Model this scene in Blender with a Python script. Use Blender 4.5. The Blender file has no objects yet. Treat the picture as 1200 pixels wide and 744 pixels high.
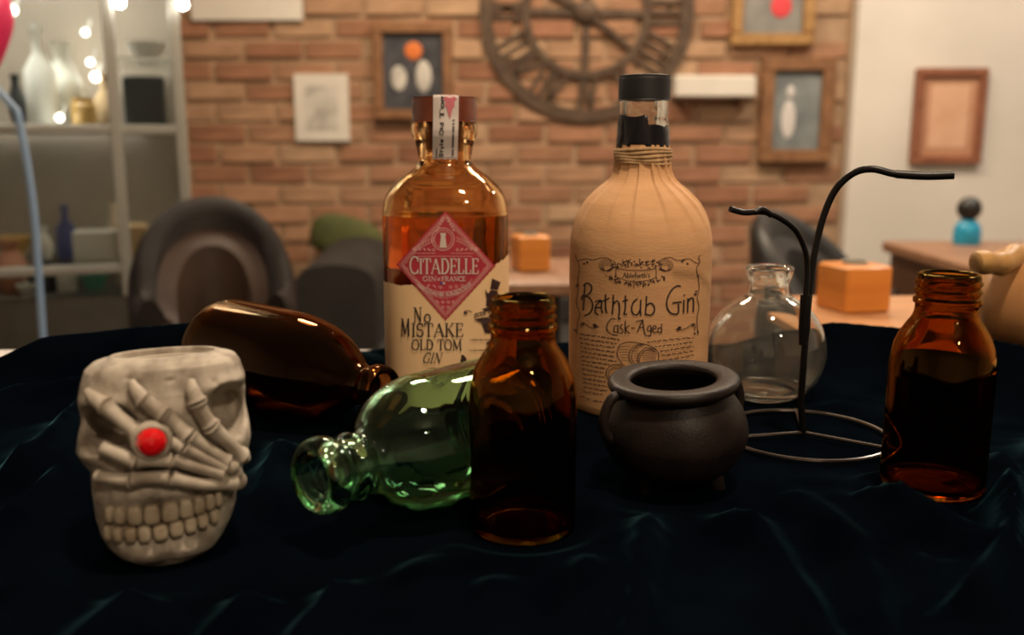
import bpy, math, random
from math import sin, cos, tan, atan, atan2, pi, sqrt, radians as R
from mathutils import Vector, Matrix

# ------------------------------------------------------------------ camera, world, lights, exposure
TZ = 0.76                 # height of the cloth-covered table top above the floor
H = 0.16                  # camera height above the table top
PITCH = R(10.6)
F = 1080.0                # focal length in pixels of the 1200 x 744 frame
CZ = TZ + H
scene = bpy.context.scene
col = scene.collection

cam_d = bpy.data.cameras.new('camera')
cam_d.sensor_width = 36.0
cam_d.lens = F / 1200 * 36.0
cam_d.clip_start = 0.01
cam_d.dof.use_dof = True
cam_d.dof.focus_distance = 0.472
cam_d.dof.aperture_fstop = cam_d.lens / 4.9
cam = bpy.data.objects.new('camera', cam_d)
cam.location = (0, 0, CZ)
cam.rotation_euler = (pi / 2 - PITCH, 0, 0)
col.objects.link(cam)
scene.camera = cam

w = bpy.data.worlds.new('room_ambience')
scene.world = w
w.use_nodes = True
w.node_tree.nodes['Background'].inputs[0].default_value = (1.0, 0.86, 0.70, 1)
w.node_tree.nodes['Background'].inputs[1].default_value = 0.0

def area(name, loc, size, power, color, target=None, shape='DISK'):
    d = bpy.data.lights.new(name, 'AREA')
    d.shape = shape
    d.size = size
    d.energy = power
    d.color = color
    o = bpy.data.objects.new(name, d)
    o.location = loc
    if target is not None:
        o.rotation_euler = (Vector(target) - Vector(loc)).to_track_quat('-Z', 'Y').to_euler()
    col.objects.link(o)
    return o

WARM = (1.0, 0.79, 0.56)
area('ceiling_lamp_brick_offscreen', (-0.35, 2.55, 2.55), 0.5, 26, WARM)
area('ceiling_lamp_middle_offscreen', (0.75, 2.45, 2.55), 0.5, 23, WARM)
area('ceiling_lamp_white_wall_offscreen', (1.75, 2.2, 2.55), 0.4, 20, (1.0, 0.90, 0.78))
area('ceiling_lamp_table_offscreen', (0.30, 0.02, 2.55), 0.18, 19, (1.0, 0.80, 0.58), (0.1, 0.45, TZ))
area('ceiling_lamp_behind_offscreen', (0.85, -1.6, 2.45), 0.16, 15, (1.0, 0.77, 0.54), (0.1, 0.45, TZ))

scene.view_settings.view_transform = 'Standard'
scene.view_settings.look = 'None'
scene.view_settings.exposure = 0.48
scene.view_settings.gamma = 1.0
scene.view_settings.use_curve_mapping = False
scene.cycles.max_bounces = 20
scene.cycles.transmission_bounces = 18
scene.cycles.glossy_bounces = 6
scene.cycles.diffuse_bounces = 3
scene.cycles.sample_clamp_indirect = 4.0

random.seed(7)

# ------------------------------------------------------------------ where a sight line meets a plane
def ray(px, py):
    a, b = (px - 600) / F, (372 - py) / F
    return Vector((a, cos(PITCH) + b * sin(PITCH), -sin(PITCH) + b * cos(PITCH)))

def at(px, py, y):
    d = ray(px, py)
    return Vector((0, 0, CZ)) + d * (y / d.y)

def on(px, py, z):
    d = ray(px, py)
    return Vector((0, 0, CZ)) + d * ((z - CZ) / d.z)

# ------------------------------------------------------------------ mesh helpers
class MB:
    def __init__(s):
        s.v = []; s.f = []
    def add(s, vs, fs):
        n = len(s.v)
        s.v += [tuple(p) for p in vs]
        s.f += [tuple(i + n for i in f) for f in fs]
        return s
    def box(s, x0, x1, y0, y1, z0, z1):
        vs = [(x, y, z) for z in (z0, z1) for y in (y0, y1) for x in (x0, x1)]
        return s.add(vs, [(0, 2, 3, 1), (4, 5, 7, 6), (0, 1, 5, 4), (1, 3, 7, 5), (3, 2, 6, 7), (2, 0, 4, 6)])
    def rbox(s, x0, x1, y0, y1, z0, z1, b):
        """a box with chamfered vertical and horizontal edges"""
        vs = []
        lv = [(z0, b), (z0 + b, 0), (z1 - b, 0), (z1, b)]
        for z, k in lv:
            c = b
            X0, X1, Y0, Y1 = x0 + k, x1 - k, y0 + k, y1 - k
            vs += [(X0 + c, Y0, z), (X1 - c, Y0, z), (X1, Y0 + c, z), (X1, Y1 - c, z),
                   (X1 - c, Y1, z), (X0 + c, Y1, z), (X0, Y1 - c, z), (X0, Y0 + c, z)]
        fs = [tuple(range(7, -1, -1)), tuple(range(24, 32))]
        for r in range(3):
            for i in range(8):
                j = (i + 1) % 8
                fs.append((r * 8 + i, r * 8 + j, (r + 1) * 8 + j, (r + 1) * 8 + i))
        return s.add(vs, fs)
    def rings(s, rings, close=True, cap0=True, cap1=True):
        n = len(rings[0]); vs = [p for r in rings for p in r]; fs = []
        m = len(rings)
        for r in range(m - 1):
            for i in range(n if close else n - 1):
                j = (i + 1) % n
                fs.append((r * n + i, r * n + j, (r + 1) * n + j, (r + 1) * n + i))
        if close and cap0: fs.append(tuple(range(n - 1, -1, -1)))
        if close and cap1: fs.append(tuple((m - 1) * n + i for i in range(n)))
        return s.add(vs, fs)
    def lathe(s, prof, seg=64, loc=(0, 0, 0), shape=None):
        """prof: (radius, z) list; the ends with radius 0 close the solid"""
        rings = []
        ends = []
        vs = []; fs = []; idx = []
        for r, z in prof:
            if r < 1e-7:
                idx.append([len(vs)]); vs.append((loc[0], loc[1], loc[2] + z))
            else:
                row = []
                for i in range(seg):
                    a = 2 * pi * i / seg
                    if shape: x, y = shape(r, a, z)
                    else: x, y = r * cos(a), r * sin(a)
                    row.append(len(vs)); vs.append((loc[0] + x, loc[1] + y, loc[2] + z))
                idx.append(row)
        for A, B in zip(idx, idx[1:]):
            if len(A) == 1 and len(B) == 1: continue
            for i in range(seg):
                j = (i + 1) % seg
                if len(A) == 1: fs.append((A[0], B[j], B[i]))
                elif len(B) == 1: fs.append((A[i], A[j], B[0]))
                else: fs.append((A[i], A[j], B[j], B[i]))
        return s.add(vs, fs)
    def tube(s, pts, rad, seg=10, cap=True):
        pts = [Vector(p) for p in pts]
        if not hasattr(rad, '__len__'): rad = [rad] * len(pts)
        t = [(pts[min(i + 1, len(pts) - 1)] - pts[max(i - 1, 0)]).normalized() for i in range(len(pts))]
        up = Vector((0, 0, 1)) if abs(t[0].z) < 0.9 else Vector((1, 0, 0))
        n = (up - t[0] * up.dot(t[0])).normalized()
        rings = []
        for p, tt, r in zip(pts, t, rad):
            n = (n - tt * n.dot(tt)).normalized()
            b = tt.cross(n)
            rings.append([p + (n * cos(2 * pi * k / seg) + b * sin(2 * pi * k / seg)) * r for k in range(seg)])
        return s.rings(rings, True, cap, cap)
    def ball(s, c, rx, ry=None, rz=None, seg=20, n=12, e=1.0):
        ry = ry or rx; rz = rz or rx
        sg = lambda v: math.copysign(abs(v) ** e, v)
        prof = []
        vs = []; idx = []
        for k in range(n + 1):
            ph = -pi / 2 + pi * k / n
            if k in (0, n):
                idx.append([len(vs)]); vs.append((c[0], c[1], c[2] + rz * sg(sin(ph))))
            else:
                row = []
                for i in range(seg):
                    a = 2 * pi * i / seg
                    row.append(len(vs))
                    vs.append((c[0] + rx * sg(cos(ph)) * sg(cos(a)), c[1] + ry * sg(cos(ph)) * sg(sin(a)), c[2] + rz * sg(sin(ph))))
                idx.append(row)
        fs = []
        for A, B in zip(idx, idx[1:]):
            for i in range(seg):
                j = (i + 1) % seg
                if len(A) == 1: fs.append((A[0], B[j], B[i]))
                elif len(B) == 1: fs.append((A[i], A[j], B[0]))
                else: fs.append((A[i], A[j], B[j], B[i]))
        return s.add(vs, fs)
    def xf(s, M):
        s.v = [tuple(M @ Vector(p)) for p in s.v]
        return s
    def mesh(s, name, mat, smooth=True, sharp=40):
        me = bpy.data.meshes.new(name)
        me.from_pydata(s.v, [], s.f)
        if mat: me.materials.append(mat)
        if smooth:
            me.polygons.foreach_set('use_smooth', [True] * len(me.polygons))
            try: me.set_sharp_from_angle(angle=R(sharp))
            except Exception: pass
        me.update()
        return me
    def build(s, name, mat, parent=None, smooth=True, sharp=40, label=None):
        o = bpy.data.objects.new(name, s.mesh(name, mat, smooth, sharp))
        col.objects.link(o)
        if parent: o.parent = parent
        if label: o['label'] = label
        return o

def tag(o, label=None, cat=None, group=None, kind=None):
    if label: o['label'] = label
    if cat: o['category'] = cat
    if group: o['group'] = group
    if kind: o['kind'] = kind
    return o

def thing(name, loc, label, cat, rz=0.0, rot=None, group=None):
    o = bpy.data.objects.new(name, None)
    o.empty_display_size = 0.02
    o.location = loc
    o.rotation_euler = rot if rot else (0, 0, rz)
    col.objects.link(o)
    return tag(o, label, cat, group)

def copy_tree(o, parent=None):
    c = o.copy(); col.objects.link(c); c.parent = parent
    for ch in list(o.children): copy_tree(ch, c)
    return c

def cr(pts, n=6):
    """Catmull-Rom through the points"""
    P = [Vector(p) for p in pts]
    out = []
    for i in range(len(P) - 1):
        p0, p1, p2, p3 = P[max(i - 1, 0)], P[i], P[i + 1], P[min(i + 2, len(P) - 1)]
        for k in range(n):
            t = k / n
            out.append(0.5 * (2 * p1 + (p2 - p0) * t + (2 * p0 - 5 * p1 + 4 * p2 - p3) * t * t + (3 * p1 - p0 - 3 * p2 + p3) * t ** 3))
    out.append(P[-1])
    return out

def prof(pts, n=4):
    return [(max(p.x, 0), p.y) for p in cr([(r, z, 0) for r, z in pts], n)]

def face_cam(p):
    """turn a thing at p so that its -Y side looks at the camera"""
    return -atan2(p[0], p[1])

# ------------------------------------------------------------------ materials
def mat(name, base=(0.8, 0.8, 0.8), rough=0.5, metal=0.0, **kw):
    m = bpy.data.materials.new(name)
    m.use_nodes = True
    b = m.node_tree.nodes['Principled BSDF']
    b.inputs['Base Color'].default_value = (*base, 1)
    b.inputs['Roughness'].default_value = rough
    b.inputs['Metallic'].default_value = metal
    for k, v in kw.items():
        n = k.replace('_', ' ')
        if n in b.inputs:
            b.inputs[n].default_value = (*v, 1) if hasattr(v, '__len__') and len(v) == 3 else v
    return m

def N(m, t, **kw):
    n = m.node_tree.nodes.new(t)
    for k, v in kw.items():
        if k in n.inputs: n.inputs[k].default_value = v
        else: setattr(n, k, v)
    return n

def noisy(m, c1, c2, scale=20, detail=4, bump=0.0, bscale=None, dist=0.001, lo=0.35, hi=0.65, coord='Object', stretch=None):
    """mottle the base colour between two colours and add fine relief"""
    nt = m.node_tree; b = nt.nodes['Principled BSDF']
    tc = N(m, 'ShaderNodeTexCoord')
    src = tc.outputs[coord]
    if stretch:
        mp = N(m, 'ShaderNodeMapping'); mp.inputs['Scale'].default_value = stretch
        nt.links.new(src, mp.inputs[0]); src = mp.outputs[0]
    nz = N(m, 'ShaderNodeTexNoise', Scale=scale, Detail=detail)
    nt.links.new(src, nz.inputs['Vector'])
    rp = N(m, 'ShaderNodeValToRGB')
    rp.color_ramp.elements[0].position = lo; rp.color_ramp.elements[0].color = (*c1, 1)
    rp.color_ramp.elements[1].position = hi; rp.color_ramp.elements[1].color = (*c2, 1)
    nt.links.new(nz.outputs['Fac'], rp.inputs[0])
    nt.links.new(rp.outputs[0], b.inputs['Base Color'])
    if bump:
        n2 = N(m, 'ShaderNodeTexNoise', Scale=bscale or scale * 3, Detail=5)
        nt.links.new(src, n2.inputs['Vector'])
        bp = N(m, 'ShaderNodeBump', Strength=bump, Distance=dist)
        nt.links.new(n2.outputs['Fac'], bp.inputs['Height'])
        nt.links.new(bp.outputs[0], b.inputs['Normal'])
    return m

def glass(name, color, rough=0.0, ior=1.5):
    m = bpy.data.materials.new(name)
    m.use_nodes = True
    nt = m.node_tree
    nt.nodes.remove(nt.nodes['Principled BSDF'])
    g = nt.nodes.new('ShaderNodeBsdfGlass')
    g.inputs['Color'].default_value = (*color, 1)
    g.inputs['Roughness'].default_value = rough
    g.inputs['IOR'].default_value = ior
    nt.links.new(g.outputs[0], nt.nodes['Material Output'].inputs['Surface'])
    return m

M = {}
M['amber'] = glass('amber_glass', (0.66, 0.415, 0.14))
M['brown'] = glass('dark_brown_glass', (0.56, 0.38, 0.23))
M['green'] = glass('green_glass', (0.78, 0.95, 0.82))
M['clear'] = glass('clear_glass', (0.97, 0.97, 0.95))
hz = M['clear'].copy(); hz.name = 'milky_clear_glass'  # clear glass with a little translucent off-white mixed in, slightly milky
hn = hz.node_tree
mx_ = hn.nodes.new('ShaderNodeMixShader'); mx_.inputs[0].default_value = 0.03
df_ = hn.nodes.new('ShaderNodeBsdfTranslucent'); df_.inputs[0].default_value = (0.75, 0.72, 0.66, 1)
gl_ = [q for q in hn.nodes if q.type == 'BSDF_GLASS'][0]
hn.links.new(gl_.outputs[0], mx_.inputs[1]); hn.links.new(df_.outputs[0], mx_.inputs[2])
hn.links.new(mx_.outputs[0], hn.nodes['Material Output'].inputs['Surface'])
M['milky'] = hz
M['honey'] = glass('honey_tinted_glass', (0.95, 0.80, 0.60))
M['gin'] = glass('amber_gin', (0.96, 0.62, 0.14), ior=1.34)
M['pane'] = glass('cabinet_pane_glass', (0.97, 0.98, 0.97), ior=1.1)
M['paper'] = noisy(mat('brown_wrapping_paper', rough=0.75), (0.56, 0.30, 0.135), (0.62, 0.345, 0.165), 30, 4, 0.35, 260, 0.0006, stretch=(1, 1, 5))
M['label'] = noisy(mat('cream_label_paper', rough=0.7), (0.80, 0.53, 0.28), (0.85, 0.58, 0.32), 40, 4, 0.1, 400, 0.0003)
M['ink'] = mat('black_ink', (0.012, 0.008, 0.010), 0.6)
M['brown_ink'] = mat('brown_ink', (0.035, 0.014, 0.012), 0.6)
M['red_label'] = noisy(mat('crimson_label', rough=0.5), (0.40, 0.025, 0.045), (0.46, 0.035, 0.055), 60, 3)
M['pink'] = mat('pale_pink_print', (0.78, 0.42, 0.38), 0.5)
M['silver'] = mat('silver_print', (0.72, 0.62, 0.55), 0.4, 0.2)
M['rose'] = mat('rose_print', (0.60, 0.16, 0.20), 0.5)
M['strip'] = mat('white_seal_paper', (0.66, 0.58, 0.54), 0.5)
M['blue_print'] = mat('blue_print', (0.03, 0.06, 0.35), 0.5)
M['cork'] = noisy(mat('red_brown_stopper', rough=0.22), (0.15, 0.035, 0.018), (0.21, 0.055, 0.025), 60, 4)
M['black_cap'] = noisy(mat('black_cap', rough=0.55), (0.008, 0.008, 0.010), (0.014, 0.014, 0.016), 80, 3, 0.1, 500, 0.0003)
M['wax'] = noisy(mat('black_wax', rough=0.18), (0.004, 0.004, 0.008), (0.012, 0.010, 0.014), 60, 3, 0.5, 150, 0.001)
M['twine'] = noisy(mat('natural_twine', rough=0.85), (0.38, 0.23, 0.11), (0.52, 0.34, 0.18), 300, 3, 0.4, 900, 0.0005)
M['iron'] = noisy(mat('cast_iron', rough=0.40, metal=0.0, Specular_IOR_Level=0.18), (0.010, 0.007, 0.006), (0.018, 0.012, 0.010), 60, 4, 0.35, 900, 0.0006)
M['wire'] = mat('black_wire', (0.012, 0.010, 0.010), 0.35, 0.4)
M['steel_wire'] = mat('dark_steel_wire', (0.14, 0.12, 0.11), 0.28, 0.9)
M['bone'] = noisy(mat('grey_bone_resin', rough=0.62), (0.15, 0.115, 0.085), (0.44, 0.385, 0.315), 110, 8, 0.25, 500, 0.0006, 0.3, 0.6)
M['bone_light'] = noisy(mat('pale_bone_resin', rough=0.6), (0.26, 0.21, 0.16), (0.48, 0.42, 0.345), 80, 7, 0.25, 600, 0.0005, 0.3, 0.6)
M['tooth'] = noisy(mat('stained_tooth_resin', rough=0.5), (0.26, 0.20, 0.13), (0.44, 0.375, 0.28), 120, 6, 0.15, 500, 0.0004, 0.3, 0.6)
M['gem'] = mat('red_gem', (0.80, 0.008, 0.012), 0.12, 0.0, Coat_Weight=1.0, Specular_IOR_Level=0.8)
M['wax_white'] = noisy(mat('tea_light_wax', rough=0.5), (0.52, 0.46, 0.38), (0.60, 0.54, 0.46), 90, 3)

# velvet
vel = noisy(mat('midnight_teal_velvet', rough=0.9), (0.0007, 0.0013, 0.0028), (0.0014, 0.0026, 0.0046), 24, 5, 0.12, 700, 0.0004)
vb = vel.node_tree.nodes['Principled BSDF']
vb.inputs['Sheen Weight'].default_value = 0.45
vb.inputs['Sheen Roughness'].default_value = 0.19
vb.inputs['Sheen Tint'].default_value = (0.22, 0.60, 0.72, 1)
vb.inputs['Specular IOR Level'].default_value = 0.0
M['velvet'] = vel

# ================================================================== THE SETTING
WY = 3.6                               # brick wall
M['mortar'] = noisy(mat('lime_mortar', rough=0.9), (0.29, 0.185, 0.11), (0.38, 0.25, 0.155), 14, 5, 0.5, 60, 0.004)
bm_ = mat('old_brick', rough=0.85)
nt = bm_.node_tree; bs = nt.nodes['Principled BSDF']
oi = N(bm_, 'ShaderNodeObjectInfo')
rp = N(bm_, 'ShaderNodeValToRGB')
rp.color_ramp.elements[0].color = (0.235, 0.105, 0.058, 1)
rp.color_ramp.elements[1].color = (0.39, 0.26, 0.16, 1)
e = rp.color_ramp.elements.new(0.35); e.color = (0.30, 0.15, 0.085, 1)
e = rp.color_ramp.elements.new(0.62); e.color = (0.34, 0.195, 0.115, 1)
nt.links.new(oi.outputs['Random'], rp.inputs[0])
tc = N(bm_, 'ShaderNodeTexCoord')
nz = N(bm_, 'ShaderNodeTexNoise', Scale=9.0, Detail=5.0)
nt.links.new(tc.outputs['Object'], nz.inputs['Vector'])
hs = N(bm_, 'ShaderNodeMixRGB'); hs.blend_type = 'MULTIPLY'; hs.inputs[0].default_value = 0.6
rp2 = N(bm_, 'ShaderNodeValToRGB')
rp2.color_ramp.elements[0].position = 0.3; rp2.color_ramp.elements[0].color = (0.6, 0.55, 0.5, 1)
rp2.color_ramp.elements[1].position = 0.7; rp2.color_ramp.elements[1].color = (1.3, 1.25, 1.2, 1)
nt.links.new(nz.outputs['Fac'], rp2.inputs[0])
nt.links.new(rp.outputs[0], hs.inputs[1]); nt.links.new(rp2.outputs[0], hs.inputs[2])
nt.links.new(hs.outputs[0], bs.inputs['Base Color'])
bp = N(bm_, 'ShaderNodeBump', Strength=0.4, Distance=0.004)
nt.links.new(nz.outputs['Fac'], bp.inputs['Height']); nt.links.new(bp.outputs[0], bs.inputs['Normal'])
M['brick'] = bm_
M['plaster'] = noisy(mat('cream_plaster', rough=0.9), (0.60, 0.56, 0.50), (0.68, 0.63, 0.565), 2.5, 4, 0.1, 30, 0.003)
M['floor'] = noisy(mat('dark_floorboards', rough=0.5), (0.07, 0.04, 0.025), (0.13, 0.075, 0.045), 3, 5, 0.1, 30, 0.002, stretch=(1, 8, 1))
M['ceil'] = noisy(mat('cream_ceiling', rough=0.95), (0.60, 0.54, 0.46), (0.66, 0.60, 0.52), 3, 3)

def struct(name, mb, m, smooth=False):
    return tag(mb.build(name, m, None, smooth), kind='structure')

RX = 3.0
struct('floor', MB().box(-3, RX, -2.2, WY + 0.2, -0.08, 0.0), M['floor'])
struct('ceiling', MB().box(-3, RX, -2.2, WY + 0.2, 2.75, 2.83), M['ceil'])
wl = struct('wall_left', MB().box(-3.1, -3.0, -2.2, WY + 0.2, 0, 2.75), M['plaster'])
wr = struct('wall_right', MB().box(RX, RX + 0.1, -2.2, WY + 0.2, 0, 2.75), M['plaster'])
struct('wall_front', MB().box(-3, RX, -2.3, -2.2, 0, 2.75), M['plaster'])
wb = struct('wall_back', MB().box(-3, RX, WY, WY + 0.2, 0, 2.75), M['mortar'])
XW = at(998, 150, WY - 0.06).x
struct('wall_pier', MB().box(XW, RX, WY - 0.06, WY + 0.01, 0, 2.75), M['plaster'])
struct('baseboard_back', MB().box(-3, XW, WY - 0.035, WY + 0.01, 0, 0.12), M['floor'])

# bricks: single pieces where the picture shows them, the rest joined
random.seed(11)
def brick_mesh(k):
    b = MB(); L, Hh = 0.107 + random.uniform(-0.004, 0.002), 0.0325 + random.uniform(-0.003, 0.001)
    vs = []
    for sx, sz in ((-1, -1), (1, -1), (1, 1), (-1, 1)):
        vs.append((sx * (L + random.uniform(-0.004, 0.002)), 0.02, sz * (Hh + random.uniform(-0.003, 0.001))))
    fr = [(x * 0.965, -random.uniform(0.006, 0.016), z * 0.90) for x, y, z in vs]
    mid = [(x, -0.003, z) for x, y, z in vs]
    b.add(vs + mid + fr, [(i, (i + 1) % 4, 4 + (i + 1) % 4, 4 + i) for i in range(4)] +
          [(4 + i, 4 + (i + 1) % 4, 8 + (i + 1) % 4, 8 + i) for i in range(4)] + [(8, 9, 10, 11)])
    return b
bvar = [brick_mesh(k).mesh('brick', M['brick'], False) for k in range(7)]
rest = MB()
CH, CL = 0.077, 0.228
for row in range(0, 36):
    z = 0.04 + row * CH
    off = (row % 2) * CL / 2
    i = 0
    x = -2.95 + off
    while x < XW - 0.10:
        if 0.26 < z < 1.52 and x > -1.72:
            o = bpy.data.objects.new('brick', random.choice(bvar))
            o.location = (x, WY, z); o.parent = wb
            o.rotation_euler = (0, random.uniform(-0.012, 0.012), 0)
            col.objects.link(o)
        else:
            t = brick_mesh(0)
            rest.add([(a + x, b + WY, c + z) for a, b, c in t.v], t.f)
        x += CL
ro = rest.build('brickwork', M['brick'], wb, False); ro['kind'] = 'stuff'

# ------------------------------------------------------------------ wall hangings
M['oak'] = noisy(mat('brown_picture_frame', rough=0.5), (0.17, 0.075, 0.03), (0.25, 0.12, 0.05), 20, 4)
M['gilt'] = noisy(mat('worn_gilt_frame', rough=0.45, metal=0.25), (0.30, 0.16, 0.055), (0.42, 0.24, 0.09), 25, 4)
M['redwood'] = noisy(mat('red_brown_frame', rough=0.5), (0.20, 0.07, 0.035), (0.27, 0.10, 0.05), 20, 4)
M['charcoal_print'] = noisy(mat('charcoal_print', rough=0.5), (0.02, 0.022, 0.03), (0.06, 0.06, 0.07), 18, 4)
M['white_card'] = noisy(mat('white_card', rough=0.8), (0.58, 0.54, 0.48), (0.64, 0.60, 0.54), 8, 3)
M['grey_print'] = noisy(mat('grey_print', rough=0.8), (0.36, 0.34, 0.31), (0.56, 0.53, 0.48), 14, 4, lo=0.4, hi=0.62)
M['grey_green'] = noisy(mat('grey_green_canvas', rough=0.7), (0.17, 0.17, 0.16), (0.25, 0.24, 0.22), 10, 4)
M['blue_grey'] = noisy(mat('blue_grey_canvas', rough=0.7), (0.11, 0.125, 0.135), (0.22, 0.24, 0.235), 9, 4)
M['paint_white'] = mat('white_paint', (0.55, 0.52, 0.50), 0.7)
M['paint_red'] = mat('red_paint', (0.62, 0.05, 0.06), 0.7)
M['paint_orange'] = mat('orange_paint', (0.62, 0.16, 0.03), 0.7)
M['tan_mat'] = noisy(mat('tan_mount', rough=0.7), (0.42, 0.20, 0.11), (0.50, 0.26, 0.15), 8, 3)
M['tan_pic'] = noisy(mat('pale_tan_print', rough=0.7), (0.58, 0.33, 0.20), (0.66, 0.40, 0.26), 8, 3)

def picture(name, px0, py0, px1, py1, y, label, fw, fm, im, depth=0.03, blobs=(), group=None, mount=None):
    """a framed picture hung on the wall face at y; blobs: (px, py, rx, ry, material, name) on its canvas"""
    a, b = at(px0, py1, y), at(px1, py0, y)
    cx = (a.x + b.x) / 2
    t = thing(name, (cx, y, a.z), label, 'picture' if fw else 'notice', group=group)
    W, Hh = (b.x - a.x) / 2, b.z - a.z
    s = (b.x - a.x) / (px1 - px0)
    f = fw * s
    if fw:
        for x0, x1, z0, z1 in ((-W, W, 0, f), (-W, W, Hh - f, Hh), (-W, -W + f, f, Hh - f), (W - f, W, f, Hh - f)):
            MB().rbox(x0, x1, -depth, 0.004, z0, z1, 0.004).build('frame_rail', fm, t)
    MB().box(-W + f * 0.9, W - f * 0.9, -depth * 0.45, 0.002, f * 0.9, Hh - f * 0.9).build('canvas', im, t, False)
    if mount:
        q = f + mount[0] * s
        MB().box(-W + q, W - q, -depth * 0.5, -depth * 0.4, q, Hh - q).build('print', mount[1], t, False)
    for bx, by, rx, ry, bmaterial, nm in blobs:
        p = at(bx, by, y)
        MB().ball((p.x - cx, -depth * 0.5, p.z - a.z), rx * s, 0.003, ry * s, 16, 8).build(nm, bmaterial, t)
    return t

picture('notice_board', 226, -60, 352, 24, WY - 0.01, 'large cream panel mounted on the brick wall above the white notice', 0, None, M['white_card'], 0.03)
picture('paper_notice', 348, 87, 408, 165, WY - 0.01, 'small white notice with a grey printed block on the brick wall', 0, None, M['white_card'], 0.03, mount=(12, M['grey_print']))
picture('framed_picture', 440, 28, 530, 140, WY - 0.008, 'dark framed picture with an orange spot hanging behind the diamond-labelled bottle', 11, M['oak'], M['charcoal_print'], 0.035,
        [(485, 60, 10, 10, M['paint_orange'], 'orange_spot'), (468, 92, 9, 14, M['grey_print'], 'pale_figure'), (497, 90, 9, 18, M['grey_print'], 'pale_figure')])
picture('framed_picture', 854, -50, 956, 54, WY - 0.008, 'gilt framed grey canvas with a red spot, above the blue-grey picture', 14, M['gilt'], M['grey_green'], 0.04,
        [(914, 8, 13, 14, M['paint_red'], 'red_spot')])
picture('framed_picture', 886, 68, 978, 190, WY - 0.008, 'brown framed blue-grey picture of a pale standing figure on bricks', 16, M['oak'], M['blue_grey'], 0.04,
        [(922, 140, 9, 24, M['paint_white'], 'pale_figure'), (925, 108, 5, 8, M['paint_white'], 'pale_figure')])
picture('framed_picture', 1064, 80, 1156, 192, WY - 0.06, 'red-brown framed tan picture hanging on the cream plaster wall', 11, M['redwood'], M['tan_mat'], 0.03, mount=(10, M['tan_pic']))
# pale ledge
a, b = at(786, 116, WY), at(880, 90, WY)
sh = thing('wall_ledge', ((a.x + b.x) / 2, WY, a.z), 'short pale wall ledge beside the big wheel clock', 'shelf')
hw = (b.x - a.x) / 2
MB().rbox(-hw, hw, -0.09, 0.005, 0, b.z - a.z, 0.008).build('board', M['white_card'], sh)
for s_ in (-1, 1):
    MB().box(s_ * hw * 0.7 - 0.008, s_ * hw * 0.7 + 0.008, -0.06, 0.002, -0.03, 0.002).build('bracket', M['oak'], sh, False)

# wheel clock
M['rust'] = noisy(mat('rusty_dark_iron', rough=0.6, metal=0.3), (0.060, 0.036, 0.022), (0.105, 0.066, 0.040), 20, 4)
c = at(687, 15, WY)
s_ = WY / cos(PITCH) / F * 1.0
ck = thing('wheel_clock', (c.x, WY - 0.005, c.z), 'large skeleton wall clock with dark iron rings and roman numerals', 'clock')
def ring(R0, w_, d=0.02, seg=72):
    m_ = MB(); rings = []
    for i in range(seg):
        a = 2 * pi * i / seg
        rings.append([((R0 + u) * cos(a), v, (R0 + u) * sin(a)) for u, v in ((-w_, 0), (-w_, -d), (w_, -d), (w_, 0))])
    rings.append(rings[0])
    return m_.rings(rings, True, False, False)
U = 3.6 / F
ring(113 * U, 7 * U).build('outer_ring', M['rust'], ck)
ring(68 * U, 4 * U).build('inner_ring', M['rust'], ck)
def bar(r0, r1, a, w_, off=0, tilt=0, d=0.016):
    m_ = MB().box(-w_, w_, -d, -0.002, r0, r1)
    m_.xf(Matrix.Translation((off * cos(a), 0, -off * sin(a))) @ Matrix.Rotation(a + tilt, 4, 'Y'))
    return m_
ROM = ['XII', 'I', 'II', 'III', 'IIII', 'V', 'VI', 'VII', 'VIII', 'IX', 'X', 'XI']
for h, s in enumerate(ROM):
    a = 2 * pi * h / 12
    n = len(s)
    mm = MB()
    for k, chh in enumerate(s):
        off = (k - (n - 1) / 2) * 11 * U
        r0, r1 = 70 * U, 108 * U
        sets = {'I': [(0, 0)], 'V': [(3 * U, -0.16), (-3 * U, 0.16)], 'X': [(0, 0.24), (0, -0.24)]}[chh]
        for o2, t2 in sets:
            q = MB().box(-2.6 * U, 2.6 * U, -0.014, -0.002, -19 * U, 19 * U)
            q.xf(Matrix.Rotation(a, 4, 'Y') @ Matrix.Translation((off + o2, 0, 89 * U)) @ Matrix.Rotation(t2, 4, 'Y'))
            mm.add(q.v, q.f)
    mm.build('numeral', M['rust'], ck, False)
for k in range(4):
    bar(10 * U, 66 * U, k * pi / 2 + 0.02, 4 * U).build('spoke', M['rust'], ck, False)
MB().lathe([(0, 0), (13 * U, 0), (13 * U, 0.025), (9 * U, 0.035), (0, 0.035)], 24).xf(Matrix.Rotation(pi / 2, 4, 'X')).build('hub', M['rust'], ck)
bar(0, 62 * U, R(128), 3 * U, d=0.03).build('hand', M['rust'], ck, False)
bar(0, 46 * U, R(-62), 4 * U, d=0.028).build('hand', M['rust'], ck, False)

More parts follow.
